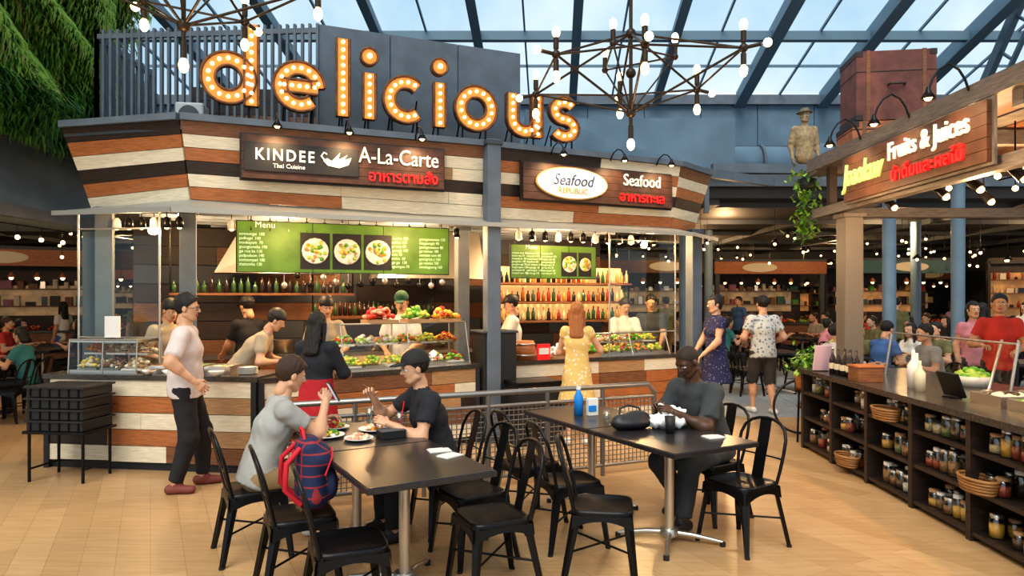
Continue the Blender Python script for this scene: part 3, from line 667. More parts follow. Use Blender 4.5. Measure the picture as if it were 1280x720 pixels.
mb=MB(); planks(mb,(-4.4,9.3,3.5),(-2.6,9.5,3.5),(-2.6,9.5,4.6),(-4.4,9.3,4.6),6,5,pal=[W_BROWN,W_DARK]); mb.box(-4.4,-2.6,9.52,9.6,3.5,4.6,BLK); obj('roof_plant_screen',mb)
mb=MB(); mb.cb((-3.62,7.7,3.75),(.3,.25,.3),mat('speaker_grey',(.45,.47,.5),.5),10); mb.cyl((-3.60,7.575,3.75),(-3.60,7.55,3.75),.11,GREYD,n=18); mb.cb((-3.62,7.7,3.56),(.05,.05,.12),BLK); obj('roof_speaker',mb,bevel=.02)
mb=MB(); 
mb.hexa([(.2,10.2,3.5),(2.9,11.2,3.5),(2.9,12.5,3.5),(.2,12.5,3.5),(.2,10.2,4.55),(2.9,11.2,3.9),(2.9,12.5,3.9),(.2,12.5,4.55)],BLUEG)
mb.box(.0,4.2,12.8,13.2,4.06,5.1,BLUEG); obj('wall_stall_upper',mb)
# ------------------------------------------------------------------ HALL SHELL
mb=MB(); mb.box(-18,18,13,28,3.62,4.05,mat('dark_ceiling',(.03,.027,.028),.7))
mb.box(-18,18,12.94,13.0,3.84,4.06,GREY)
for k in range(12): mb.box(-17.9+3.1*k,-17.7+3.1*k,13.1,27.9,3.5,3.62,GREYD)
for k in range(5): mb.box(-17.9,17.9,13.6+3*k,13.75+3*k,3.52,3.62,GREYD)
obj('ceiling_hall',mb)
mb=MB(); 
for k in range(19): mb.box(-10+1.5*k+.01,-8.5+1.5*k-.01,18,18.2,4.05,7,BLUEG)
mb.box(-10,18.4,17.85,18.0,6.8,7.05,GREY); mb.box(-10,18.4,17.8,18.0,5.6,5.7,GREY)
obj('wall_upper_back',mb)
mb=MB(); mb.tube([(3.0,15.5,4.75),(6.6,15.6,4.75),(7.2,15.9,4.9),(7.5,17.7,5.2)],.42,BLUEG,20)
for x in(3.6,4.6,5.6): mb.tube([(x,15.5,4.75),(x+.06,15.5,4.75)],.45,GREY,20); mb.cb((x,15.5,4.2),(.1,.6,.3),GREYD)
obj('air_duct',mb)
mb=MB(); mb.box(.6,2.6,14.2,15.6,4.05,5.0,BLUEG); mb.box(.8,2.4,14.15,14.2,4.3,4.8,GREYD)
for i in range(6): mb.box(.85,2.35,14.1,14.15,4.33+.08*i,4.36+.08*i,GREY)
obj('ventilation_unit',mb)
mb=MB(); mb.box(-18,18,28,28.2,0,4,GREYD); obj('wall_back',mb)
mb=MB(); mb.box(18,18.2,8,28,0,7,GREYD); obj('wall_right',mb)
mb=MB(); mb.box(-18.2,-18,2,28,0,7.5,GREYD); obj('wall_left',mb)
mb=MB(); mb.box(-18,-6.82,3,11.3,2.82,7.4,BLUEG); mb.box(-6.82,-6.74,3,11.3,2.82,2.98,GREY); mb.box(-6.82,-6.72,3,11.3,3.85,3.93,GREY); obj('wall_left_upper',mb)
for x,y in((6.6,11.9),(8.0,12.2),(3.6,14.2),(9.5,16),(5.2,18),(-7.2,11.6)):
    mb=MB(); mb.cyl((x,y,0),(x,y,3.5 if y>13 else 3.9),.11,BLUEG,n=20); mb.cyl((x,y,0),(x,y,.12),.15,GREYD,n=20); obj('hall_column',mb)
mb=MB(); mb.bar((3.5,11.9,3.98),(9.6,12.2,3.98),.14,.16,GREY); mb.bar((3.4,11.9,3.2),(3.4,11.9,4.0),.08,.08,GREY)
mb.bar((2.9,10.9,3.75),(4.6,12.0,3.75),.1,.14,GREY); obj('hall_beam',mb)
mb=MB(); zr=lambda y:6.95+.216*(18-y)
for k in range(-5,8):
    X=1.6+2.2*k; p0=V((X,18,zr(18)));p1=V((X-.059*23,-5,zr(-5))); big=k>=2
    mb.bar(p0,p1,.12,.42 if big else .26,BEAM); mb.bar(p0-V((0,0,.2 if big else .13)),p1-V((0,0,.2 if big else .13)),.28 if big else .2,.04,BEAM)
for y in(18,15.2,12.4,9.6,6.8,4,1,-2): mb.bar((-11,y,zr(y)+.0),(18.5,y,zr(y)+.0),.16,.2,BEAM,up=(0,0,1))
for y in(16.6,13.8,11,8.2): mb.bar((-11,y,zr(y)+.12),(18.5,y,zr(y)+.12),.04,.06,BEAM,up=(0,0,1))
for k in range(-5,8):
    X=1.6+2.2*k+1.05; mb.bar((X,18,zr(18)+.1),(X-.059*23,-5,zr(-5)+.1),.04,.06,BEAM)
obj('roof_beam',mb)
mb=MB(); mb.add([(-11,18,zr(18)+.2),(18.5,18,zr(18)+.2),(18.5,-5,zr(-5)+.2),(-11,-5,zr(-5)+.2)],[(0,1,2,3)],ROOFG); obj('roof_glazing',mb)
mb=MB()
for k in range(3):
    x0=11.5+k*1.6
    mb.bar((x0,17.9,5.2),(x0-1.6,12,9.1),.12,.3,BEAM)
    for i in range(8):
        t=i/8; p=V((x0,17.9,5.2)).lerp(V((x0-1.6,12,9.1)),t); mb.bar(p,p+V((-.1,-.5,-.35)),.05,.05,BEAM)
    mb.bar((x0-.1,17.4,4.7),(x0-1.7,11.5,8.6),.08,.1,BEAM)
obj('roof_truss',mb)
# ------------------------------------------------------------------ vertical garden
G3=[mat('foliage_dark',(.035,.11,.015),.6),mat('foliage_mid',(.11,.28,.03),.6),mat('foliage_light',(.34,.54,.08),.6),mat('foliage_dry',(.45,.36,.13),.7)]
mb=MB(); q=random.Random(4)
mb.box(-6.81,-6.7,3.4,11.35,3.95,7.3,G3[0])
for i in range(16000):
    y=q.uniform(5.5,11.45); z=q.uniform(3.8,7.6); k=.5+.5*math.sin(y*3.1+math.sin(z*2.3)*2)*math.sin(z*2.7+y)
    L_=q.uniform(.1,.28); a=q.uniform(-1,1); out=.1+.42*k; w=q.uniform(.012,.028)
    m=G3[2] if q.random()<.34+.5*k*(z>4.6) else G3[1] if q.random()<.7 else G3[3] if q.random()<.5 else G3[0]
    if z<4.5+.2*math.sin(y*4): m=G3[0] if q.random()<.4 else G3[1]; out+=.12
    p=V((-6.72+out*.45,y,z)); p1=p+V((out*.6,a*L_*.5,L_*.35)); p2=p+V((out*.9,a*L_*.9,-L_*.3)); p3=p+V((out*.85,a*L_*1.1,-L_*.85)); s_=V((a*.3,1,0)).normalized()*w
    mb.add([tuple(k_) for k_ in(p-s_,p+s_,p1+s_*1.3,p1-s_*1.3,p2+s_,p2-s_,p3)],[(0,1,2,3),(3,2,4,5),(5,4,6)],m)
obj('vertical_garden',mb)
# ------------------------------------------------------------------ far stalls and shelf units
WARM=mat('backlit_panel',(.6,.3,.12),.6,emit=.16,ecol=(1,.5,.18),noise=.7,ns=2.5)
WARM2=mat('backlit_panel_pale',(.5,.33,.18),.6,emit=.1,ecol=(1,.66,.34),noise=.7,ns=2.5)
MUTE=BOT+[CREAMP,W_TAN,GREENS[0],W_BROWN,STEEL,W_DARK,W_DARK]
def shelf_mesh(seed,back,h):
    mb=MB(); q=random.Random(seed); w=2.6
    mb.box(-w/2,w/2,.28,.32,0,h,W_DARK)
    n=q.choice([2,3,4])
    for i in range(n):
        if q.random()<.6: mb.box(-w/2+w*i/n+.03,-w/2+w*(i+1)/n-.03,.26,.28,1.2,h-.3,back)
    for i in range(n+1): x=-w/2+w*i/n; mb.box(x-.03,x+.03,0,.3,0,h,W_DARK)
    mb.box(-w/2,w/2,-.05,.3,0,.9,q.choice([W_BROWN,W_DARK,W_TAN])); mb.box(-w/2,w/2,0,.3,h-.06,h+.1,W_DARK)
    z=.92
    while z<h-.3:
        mb.box(-w/2,w/2,0,.28,z,z+.03,W_BROWN)
        x=-w/2+.06
        while x<w/2-.12:
            hh=q.uniform(.08,.26); ww=q.uniform(.05,.22); r=q.random()
            if r<.22: bottle(mb,(x+ww/2,.14,z+.03),hh,min(ww*.45,.04),q.choice(MUTE),6)
            elif r<.6: mb.box(x,x+ww,.05,.22,z+.03,z+.03+hh*.8,q.choice(MUTE))
            elif r<.85: mb.lathe([(.001,0),(ww*.3,0),(ww*.5,hh*.4),(ww*.45,hh*.4),(.001,.01)],q.choice(MUTE),(x+ww/2,.14,z+.03),8)
            x+=ww+.03
        z+=q.uniform(.35,.5)
    for i in range(4): mb.sph((-w/2+.35+.63*i,-.12,h+.02),.04,BULB2,8,5); rod(mb,(-w/2+.35+.63*i,-.12,h+.02),(-w/2+.35+.63*i,.0,h+.08),.008,BLACK,4)
    return obj('shelf_unit',mb,(0,60,0)).data
def stall_mesh(seed,band,back):
    mb=MB(); q=random.Random(seed); w=3.0
    planks(mb,(-w/2,-1.2,.05),(w/2,-1.2,.05),(w/2,-1.2,.95),(-w/2,-1.2,.95),4,seed,pal=[W_BROWN,W_DARK,W_TAN]); mb.box(-w/2-.05,w/2+.05,-1.28,-.7,.95,1.0,TOPM); mb.box(-w/2,w/2,-1.18,-.72,0,.95,BLK)
    mb.box(-w/2,w/2,.2,.3,0,2.6,W_DARK); mb.box(-w/2+.3,w/2-.3,.16,.2,1.3,2.0,back)
    mb.box(-w/2-.1,w/2+.1,-1.35,-1.25,2.4,2.75,band); mb.box(-w/2-.1,w/2+.1,-1.35,.3,2.75,2.82,GREYD)
    mb.prism([(.5*math.cos(t),.13*math.sin(t)) for t in np.linspace(0,2*math.pi,20)[:-1]],0,.02,CREAMP,Matrix.Translation((q.uniform(-.6,.6),-1.35,2.58))@Matrix.Rotation(math.pi/2,4,'X'))
    for x in(-w/2,w/2): mb.box(x-.06,x+.06,-1.3,-1.18,0,2.75,GREYD)
    mb.box(-w/2+.1,w/2-.1,0,.18,1.5,1.53,W_BROWN); mb.box(-w/2+.1,w/2-.1,0,.18,1.9,1.93,W_BROWN)
    for z in(1.53,1.93):
        x=-w/2+.15
        while x<w/2-.25: ww=q.uniform(.08,.22); mb.box(x,x+ww,.02,.16,z,z+q.uniform(.08,.25),q.choice(MUTE)); x+=ww+q.uniform(.02,.15)
    for i in range(6): mb.lathe([(.02,.12),(.09,.0),(.08,0)],q.choice([BLACK,W_RED]),(-w/2+.3+.48*i,-1.0,2.16),8); mb.sph((-w/2+.3+.48*i,-1.0,2.15),.045,BULB2,8,5); rod(mb,(-w/2+.3+.48*i,-1.0,2.25),(-w/2+.3+.48*i,-1.0,2.75),.006,BLACK,4)
    for i in range(6): pile(mb,(-w/2+.3+.46*i,-.98,1.0),.3,.25,.08,16,.035,q.choice([GREENS,FRU[:3],[CREAMP,W_BROWN]]),(1,0),seed*9+i)
    return obj('food_stall',mb,(0,60,0)).data
meshes=[('shelf_unit',shelf_mesh(1,WARM,2.2)),('shelf_unit',shelf_mesh(2,WARM2,2.5)),('food_stall',stall_mesh(3,W_RED,WARM2)),('shelf_unit',shelf_mesh(4,WARM,2.7)),('food_stall',stall_mesh(5,mat('teal_band',(.04,.12,.13),.5),WARM)),('food_stall',stall_mesh(6,W_BROWN,WARM2))]
for o in list(bpy.data.objects):
    if o.location.y>50: bpy.data.objects.remove(o)
spots=[]
for i in range(10): spots.append((-15.5+3.4*i,26.5,0,[2,0,4,3,5,1,2,4,0,5][i]))
spots+= [(-11,15.8,20,2),(-8.0,17.0,0,5),(-14.2,14,40,4),(3.9,20.0,0,5),(7.4,20.8,0,2),(10.9,20.2,0,4),(14.2,18,-25,3),(.6,19.5,0,1)]
for (x,y,r,k) in spots: inst(meshes[k][0],meshes[k][1],(x,y,0),r)
mb=MB(); q=random.Random(8)
for i in range(230):
    x=q.uniform(-15,15);y=q.uniform(13.3,25.5); 
    if -4<x<2.5: continue
    z=q.uniform(2.5,3.3); rod(mb,(x,y,z),(x,y,3.6),.005,BLACK,4)
    if i%2: mb.lathe([(.02,.1),(.1,.0),(.09,0)],BLACK,(x,y,z),8)
    mb.sph((x,y,z-.02),.034,BULB2,8,5)
obj('pendant_lamps',mb)
mb=MB(); q=random.Random(18)
for k in range(6):
    y=9.5+.0*k; x0=-7.2-1.6*k; mb.tube([(x0,8.2,2.78),(x0,11.1,2.78)],.01,BLACK,5)
    for i in range(6): rod(mb,(x0,8.4+.5*i,2.78),(x0,8.4+.5*i,2.62),.005,BLACK,4); mb.sph((x0,8.4+.5*i,2.6),.035,BULB2,8,5)
obj('ceiling_lamp_rows',mb)
def plight(loc,e,col=(1,.62,.3),r=.06,name='lamp_light'):
    l=bpy.data.lights.new(name,'POINT'); l.energy=e; l.color=col; l.shadow_soft_size=r; o=bpy.data.objects.new(name,l); sc.collection.objects.link(o); o.location=loc
for x,y,e in((-12,14,110),(-9.5,9,110),(-12,21,120),(5,16,110),(9,16,110),(13,16,100),(6,22,140),(11,23,140),(0,17,60)): plight((x,y,3.2 if y>12 else 2.6),e)
for x,y,e in((-4.0,8.1,50),(-2.8,8.3,85),(-1.3,8.9,90),(.6,9.6,85),(1.9,10.1,60),(-2.2,9.8,40)): plight((x,y,2.5),e)
for x,y,e in((-3.9,7.0,14),(-2.4,7.2,16),(-1.1,7.8,18),(.7,8.7,18),(1.9,9.3,12)): plight((x,y,2.45),e)
# ------------------------------------------------------------------ RIGHT JUICE STALL
mb=MB(); y0,y1=2.6,7.8; fx=lambda y:3.18+.03*(y-2.6)
for z in(.04,.34,.62): mb.hexa([(fx(y0),y0,z),(fx(y0)+.42,y0,z),(fx(y1)+.42,y1,z),(fx(y1),y1,z)]+[(fx(y0),y0,z+.03),(fx(y0)+.42,y0,z+.03),(fx(y1)+.42,y1,z+.03),(fx(y1),y1,z+.03)],W_DARK)
mb.hexa([(fx(y0)+.42,y0,0),(fx(y0)+.46,y0,0),(fx(y1)+.46,y1,0),(fx(y1)+.42,y1,0)]+[(fx(y0)+.42,y0,.86),(fx(y0)+.46,y0,.86),(fx(y1)+.46,y1,.86),(fx(y1)+.42,y1,.86)],W_BROWN)
ys=[y0+i*(y1-y0)/7 for i in range(8)]
for y in ys: mb.box(fx(y)-.01,fx(y)+.44,y-.025,y+.025,0,.87,W_DARK)
mb.hexa([(fx(y0)-.04,y0-.05,.86),(4.6,y0-.05,.86),(4.6,y1+.05,.86),(fx(y1)-.04,y1+.05,.86)]+[(fx(y0)-.04,y0-.05,.91),(4.6,y0-.05,.91),(4.6,y1+.05,.91),(fx(y1)-.04,y1+.05,.91)],TOPM)
mb.hexa([(3.8,y0,0),(4.55,y0,0),(4.55,y1,0),(3.8,y1,0)]+[(3.8,y0,.86),(4.55,y0,.86),(4.55,y1,.86),(3.8,y1,.86)],BLK)
obj('juice_bar_counter',mb)
JAR=glassmat('jar_glass',(.93,.95,.93),.16,.05)
SPI=[mat('spice_brown',(.3,.15,.06),.7,noise=.5,ns=90),mat('grain_cream',(.66,.52,.3),.7,noise=.4,ns=90),mat('dried_leaf',(.2,.22,.08),.8,noise=.5,ns=90),mat('dried_chili',(.4,.07,.03),.6,noise=.5,ns=90),mat('honey_gold',(.75,.42,.08),.25),mat('coffee_bean',(.07,.035,.02),.5,noise=.5,ns=90),mat('rice_white',(.75,.72,.65),.7,noise=.3,ns=90)]
mb=MB(); q=random.Random(21)
def jar(mb,c,h,r,m,lid):
    f=q.uniform(.45,.8)
    mb.lathe([(.001,.006),(r*.88,.006),(r*.9,h*f*.8),(.001,h*f*.84)],m,c,10)
    mb.lathe([(.001,0),(r,.0),(r,h*.76),(r*.8,h*.86)],JAR,c,12); mb.lathe([(r*.82,h*.84),(r*.84,h),(.001,h)],lid,c,12)
for i in range(7):
    for z in(.07,.37,.65):
        y=ys[i]+.09
        while y<ys[i+1]-.07:
            r=q.uniform(.034,.055)
            if q.random()<.85:
                for dx in(.09,.22): 
                    if q.random()<.85: jar(mb,(fx(y)+dx,y,z),q.uniform(.11,.2),r,q.choice(SPI),q.choice([STEEL,WHITE,STEEL,BLACK,W_TAN]))
            y+=2*r+.012
obj('pantry_jars',mb)
WICK=wood('wicker',(.45,.22,.08),.5)
for (y,z) in((4.72,.37),(6.68,.07),(3.98,.07),(5.95,.65)):
    mb=MB(); x=fx(y)-.01
    for k in range(5): mb.tube([(x+(.075+.005*k)*math.cos(a),y+(.14+.006*k)*math.sin(a),z+.014+.022*k) for a in np.linspace(0,2*math.pi,17)[:-1]],.012,WICK,6,closed=True)
    mb.lathe([(.001,0),(.08,0)],WICK,(x,y,z+.012),14); obj('wicker_basket',mb)
mb=MB(); 
for i in range(7): bottle(mb,(3.4+.1*(i%2),6.85+.06*i,.91),.27,.034,BOT[4],10); 
for i in range(7): mb.cyl((3.4+.1*(i%2),6.85+.06*i,.97),(3.4+.1*(i%2),6.85+.06*i,1.03),.0355,CREAMP,n=10)
obj('juice_bottles',mb)
for (x,y,h,r,m) in((3.6,6.1,.34,.05,WHITE),(3.72,6.25,.3,.045,WHITE),(3.55,5.92,.26,.045,CREAMP)):
    mb=MB(); mb.lathe([(.001,0),(r,0),(r,h*.6),(r*.35,h*.75),(r*.3,h*.9),(.012,h),(.001,h)],m,(x,y,.91),14); obj('squeeze_bottle',mb)
mb=MB(); mb.cb((3.42,6.58,.98),(.24,.2,.14),W_BROWN,0); mb.cb((3.42,6.58,1.06),(.26,.22,.02),W_RED,0); obj('wooden_box',mb,bevel=.005)
mb=MB(); M=Matrix.Translation((3.4,7.45,1.06))@Matrix.Rotation(.25,4,'X'); mb.box(-.09,.09,-.01,.01,-.14,.14,mat('pink_card',(.7,.5,.6),.5),M); mb.cb((3.4,7.5,.915),(.12,.1,.01),BLK); obj('price_card',mb)
for (x,y) in((3.75,4.75),(3.75,5.15),(4.15,4.75),(4.15,5.2),(4.2,4.2),(3.75,4.3)):
    mb=MB(); mb.box(x-.17,x+.17,y-.17,y+.17,.91,.925,STEEL)
    for a,b,c,d in((x-.17,x+.17,y-.17,y-.155),(x-.17,x+.17,y+.155,y+.17),(x-.17,x-.155,y-.155,y+.155),(x+.155,x+.17,y-.155,y+.155)): mb.box(a,b,c,d,.925,.99,STEEL)
    pile(mb,(x,y,.925),.28,.28,.05,70,.03,q.choice([[W_BROWN,W_TAN],GREENS,[FRU[2],FRU[1]],[CREAMP,W_DARK]]),(1,0),int(x*y*50)); obj('food_pan',mb)
mb=MB(); M=Matrix.Translation((3.55,5.5,1.02))@Matrix.Rotation(-.35,4,'Y'); mb.box(-.01,.01,-.13,.13,-.1,.1,BLACK,M); mb.box(-.04,.06,-.05,.05,-.11,-.1,BLACK,Matrix.Translation((3.55,5.5,1.02))); obj('tablet_stand',mb)
mb=MB(); mb.tube([(3.85,5.5,.95),(4.25,5.9,1.35)],.012,STEEL,6); mb.sph((3.84,5.49,.95),.05,STEEL,10,6,(1,1,.6)); obj('ladle',mb)
mb=MB(); mb.lathe([(.001,0),(.1,0),(.16,.1),(.15,.1),(.09,.015),(.001,.015)],WHITE,(4.2,6.2,.91),18); pile(mb,(4.2,6.2,.95),.22,.22,.1,60,.035,GREENS,(1,0),3); obj('salad_bowl',mb)
mb=MB(); mb.add([(3.95,5.4,.92),(3.95,7.2,.92),(4.02,7.2,1.35),(4.02,5.4,1.35)],[(0,1,2,3)],GLASS); mb.tube([(4.02,5.4,1.35),(4.02,7.2,1.35)],.01,STEEL,6)
for y in(5.4,7.2): mb.tube([(3.95,y,.91),(4.02,y,1.35)],.012,STEEL,6)
obj('sneeze_guard',mb)
CX=3.42
mb=MB()
mb.box(CX-.06,CX+.2,2.2,7.75,3.14,3.28,W_GREY); mb.box(CX,CX+.1,2.2,7.75,2.62,2.72,W_GREY); mb.box(CX-.04,6.2,7.55,7.75,3.1,3.26,W_GREY)
mb.box(CX+.1,6.2,7.6,7.72,2.62,2.72,W_GREY)
for y in(2.5,3.6,4.4,5.0,5.8,6.6,7.4): mb.box(CX+.02,CX+.1,y-.04,y+.04,2.72,3.14,W_DARK)
for y in(3.4,4.6,5.8,7.0): mb.box(CX,6.2,y-.05,y+.05,3.02,3.14,W_GREY)
for k in range(10): mb.box(CX+.2+.28*k,CX+.44+.28*k,2.2,7.6,3.16,3.2,W_GREY if k%2 else W_BROWN)
obj('juice_bar_canopy',mb)
COLB=mat('taupe_column_paint',(.15,.13,.11),.5)
mb=MB(); mb.cb((3.6,7.25,1.765),(.2,.2,1.7),COLB); mb.cb((3.6,7.25,2.59),(.25,.25,.05),COLB); mb.cb((3.6,7.25,.95),(.24,.24,.07),COLB); obj('juice_bar_post',mb,bevel=.01)
mb=MB(); mb.cb((6.0,7.5,1.6),(.2,.2,3.2),COLB); mb.cb((6.0,7.5,.05),(.25,.25,.1),COLB); obj('juice_bar_post',mb,bevel=.01)
Ms=frame((CX-.1,5.78,2.89),(0,-1,0),(0,0,1)); js=board_obj('juice_bar_sign',Ms,2.05,.44,wood('sign_brown_wood',(.13,.055,.03),.6),.04,W_GREY)
text('sign_script','Joaokaw',.3,TM(-.66,.02,.006),mat('glowing_lime_paint',(.5,.7,.25),.4,emit=.2),js,sx=.68,ext=.015,shear=.25,off=.004)  # lime script paint has a slight glow added
text('sign_text','Fruits & Juices',.22,TM(.32,.1,.006),WTXT,js,sx=.85,ext=.012,off=.002); text('sign_thai','น้ำดื่มและผลไม้',.15,TM(.32,-.11,.006),RED,js,sx=1.1,ext=.012,off=.003)
for y in(6.55,5.75,5.0): gooseneck('juice_sign_lamp',(CX-.06,y,3.24),(-1,0,0),.3,.2,12)
for (x,y) in((3.65,6.6),(3.7,5.9),(3.72,5.5),(3.7,5.0),(3.75,4.6),(4.3,6.2),(4.4,5.4)):
    mb=MB(); rod(mb,(x,y,2.66),(x,y,3.02),.006,BLACK); mb.tube([(x-.01,y+.02,2.68),(x+.03,y-.05,2.59)],[.035,.045],BLACK,10); mb.sph((x+.032,y-.054,2.585),.03,BULB2,8,5); obj('canopy_spotlight',mb)
plight((4.0,5.8,2.5),60); plight((4.0,4.4,2.5),45); plight((3.0,6.2,2.6),12); plight((2.95,4.6,2.6),12)
mb=MB()
for xx in(4.6,5.3):
    mb.tube([(xx,2.8,3.0),(xx,7.4,3.0)],.01,BLACK,5)
    for i in range(12):
        y=3.2+.36*i; rod(mb,(xx,y,3.0),(xx,y,2.9),.006,BLACK); mb.sph((xx,y,2.87),.03,BULB,8,5)
obj('string_lights',mb)
W_TR=mat('trunk_leather',(.17,.055,.04),.5,noise=.3,ns=8); W_TR2=mat('trunk_orange_leather',(.42,.15,.06),.5,noise=.3,ns=8)
def trunk(c,d,m,rz):
    mb=MB(); x,y,z=d; mb.cb((0,0,z/2),(x,y,z),m)
    for sx in(-.35,.35): mb.cb((sx*x,0,z/2),(.04,y+.012,z+.012),W_BROWN)
    mb.cb((0,0,z*.7),(x+.008,y+.008,.012),W_DARK); mb.tube([(-.08,-y/2-.01,z*.5),(-.07,-y/2-.05,z*.5),(.07,-y/2-.05,z*.5),(.08,-y/2-.01,z*.5)],.012,W_DARK,6)
    for sx in(-1,1):
        for zz in(0.03,z-.03): mb.cb((sx*(x/2-.03),0,zz),(.07,y+.012,.06),W_DARK)
    obj('travel_trunk',mb,c,rz,bevel=.012)
trunk((3.98,7.3,3.28),(.78,.5,.28),W_TR2,-8); trunk((4.02,7.3,3.57),(.78,.5,.72),W_TR,-8)
def leaves(mb,c,n,sx,sy,sz,seed,L=.1,droop=1):
    q=random.Random(seed)
    for i in range(n):
        p=V(c)+V((q.gauss(0,sx),q.gauss(0,sy),q.uniform(-sz,sz*.2) if droop else q.gauss(0,sz))); d=V((q.uniform(-1,1),q.uniform(-1,1),q.uniform(-.8,.6))).normalized()*L*q.uniform(.6,1.3); s_=d.cross(V((0,0,1))).normalized()*L*.22
        mb.add([tuple(k) for k in(p,p+d*.5+s_,p+d,p+d*.5-s_)],[(0,1,2,3)],q.choice(G3[1:3]))
mb=MB(); mb.lathe([(.001,0),(.08,0),(.1,.14),(.09,.14)],BLK,(3.42,7.87,2.95),12); 
for a in(0,2,4): rod(mb,(3.42+.09*math.cos(a),7.87+.09*math.sin(a),3.08),(3.42,7.8,3.28),.003,BLACK,4)
leaves(mb,(3.40,7.89,3.05),420,.07,.07,.65,4,.09); obj('hanging_plant',mb)
mb=MB(); mb.lathe([(.001,0),(.1,0),(.13,.2),(.12,.2),(.001,.18)],W_RED,(3.5,8.1,.62),14); leaves(mb,(3.5,8.1,.93),260,.09,.09,.09,6,.1,0)
for a in range(4): rod(mb,(3.5+.1*math.cos(a*1.57),8.1+.1*math.sin(a*1.57),0),(3.5+.08*math.cos(a*1.57),8.1+.08*math.sin(a*1.57),.62),.012,BLACK)
mb.cyl((3.5,8.1,.6),(3.5,8.1,.62),.13,BLACK); obj('potted_plant',mb)
mb=MB(); 
for cx in(3.62,4.62):
    mb.tube([(cx+.33*math.cos(a),8.55,.35+.33*math.sin(a)) for a in np.linspace(0,2*math.pi,33)[:-1]],.016,BLK,6,closed=True)
    for k in range(14): a=k*math.pi/7; rod(mb,(cx,8.55,.35),(cx+.32*math.cos(a),8.55,.35+.32*math.sin(a)),.002,STEEL,4)
    mb.cyl((cx,8.5,.35),(cx,8.6,.35),.025,STEEL)
for a,b in(((3.62,.35),(3.8,.85)),((3.8,.85),(4.35,.8)),((3.78,.75),(4.1,.33)),((4.1,.33),(4.35,.8)),((4.1,.33),(4.62,.35)),((4.35,.8),(4.62,.35)),((3.8,.85),(3.82,.98)),((4.35,.8),(4.38,.92))): mb.cyl((a[0],8.55,a[1]),(b[0],8.55,b[1]),.014,RUST)
mb.tube([(3.7,8.3,.98),(3.82,8.4,1.0),(3.82,8.7,1.0),(3.7,8.8,.98)],.011,STEEL,6); mb.sph((4.39,8.55,.95),.09,BLK,10,6,(1.3,.8,.35)); obj('bicycle',mb)
# ------------------------------------------------------------------ CHANDELIERS
BRZ=mat('dark_bronze',(.05,.035,.025),.4,.6)
def chandelier(c,R,rot,top,name='sputnik_chandelier'):
    mb=MB(); c=V(c)
    rod(mb,c+V((0,0,-.4)),V((c.x,c.y,top)),.014,BRZ,8)
    def bulbs(p):
        for sg in(1,-1):
            mb.cyl(p+V((0,0,sg*.04)),p+V((0,0,sg*.12)),.02,BRZ,n=8); mb.sph(tuple(p+V((0,0,sg*.16))),.029,BULB,10,6,(1,1,1.5))
    for z in(-.3,.0,.3): mb.sph(tuple(c+V((0,0,z))),.04,BRZ,10,6)
    mb.cyl(c+V((0,0,-.4)),c+V((0,0,-.5)),.02,BRZ,n=8); mb.sph(tuple(c+V((0,0,-.54))),.03,BULB,10,6,(1,1,1.5))
    nodes=[]
    for k in range(6):
        a=math.radians(rot+60*k); r=R if k in(0,3) else R*.8; z=0.03 if k%2==0 else -.03
        p=c+V((r*math.cos(a),r*math.sin(a),z)); nodes.append(p)
        mb.sph(tuple(p),.032,BRZ,10,6); rod(mb,p+V((0,0,-.06)),p+V((0,0,.06)),.014,BRZ,8); bulbs(p)
        for zz in(-.3,.3): rod(mb,c+V((0,0,zz)),p,.009,BRZ,6)
        d=(p-c).normalized(); mb.cyl(p,p+d*.12,.014,BRZ,n=8); mb.sph(tuple(p+d*.16),.03,BULB,10,6)
    for k in range(0,6): rod(mb,nodes[k],nodes[(k+1)%6],.008,BRZ,6)
    inner=[]
    for k in range(3):
        a=math.radians(rot+30+120*k); p=c+V((R*.4*math.cos(a),R*.4*math.sin(a),.12)); inner.append(p); mb.sph(tuple(p),.026,BRZ,8,5); mb.cyl(p,p+V((0,0,.1)),.018,BRZ,n=8); mb.sph(tuple(p+V((0,0,.14))),.028,BULB,10,6,(1,1,1.5)); rod(mb,c+V((0,0,-.3)),p,.007,BRZ,6)
    for k in range(3): rod(mb,inner[k],inner[(k+1)%3],.007,BRZ,6)
    obj(name,mb); plight(tuple(c+V((0,0,-.64))),16)
chandelier((.9,5.15,3.42),.83,-32,9.7); chandelier((-1.98,4.1,3.66),.78,18,9.9)
# ------------------------------------------------------------------ RAILING
mb=MB(); a=V((-1.85,5.42,0)); b=V((1.42,6.8,0)); n=6
RST=mat('dull_steel',(.3,.29,.28),.35,.8)
up=lambda p,z:V((p.x,p.y,z))
mb.tube([up(a,.0),up(a,.78),a.lerp(b,.02)+V((0,0,.86)),a.lerp(b,.98)+V((0,0,.86)),up(b,.78),up(b,0)],.026,RST,10)
mb.tube([up(a,.74),up(b,.74)],.018,RST,8); mb.tube([up(a,.1),up(b,.1)],.018,RST,8)
for i in range(1,n): p=a.lerp(b,i/n); mb.cyl(up(p,0),up(p,.86),.02,RST)
L_=(b-a).length; N=int(L_/.045)
for i in range(N): p=a.lerp(b,(i+.5)/N); rod(mb,up(p,.1),up(p,.74),.005,RST,4)
for k in range(14): rod(mb,up(a,.1+.0457*k),up(b,.1+.0457*k),.005,RST,4)
obj('metal_railing',mb)
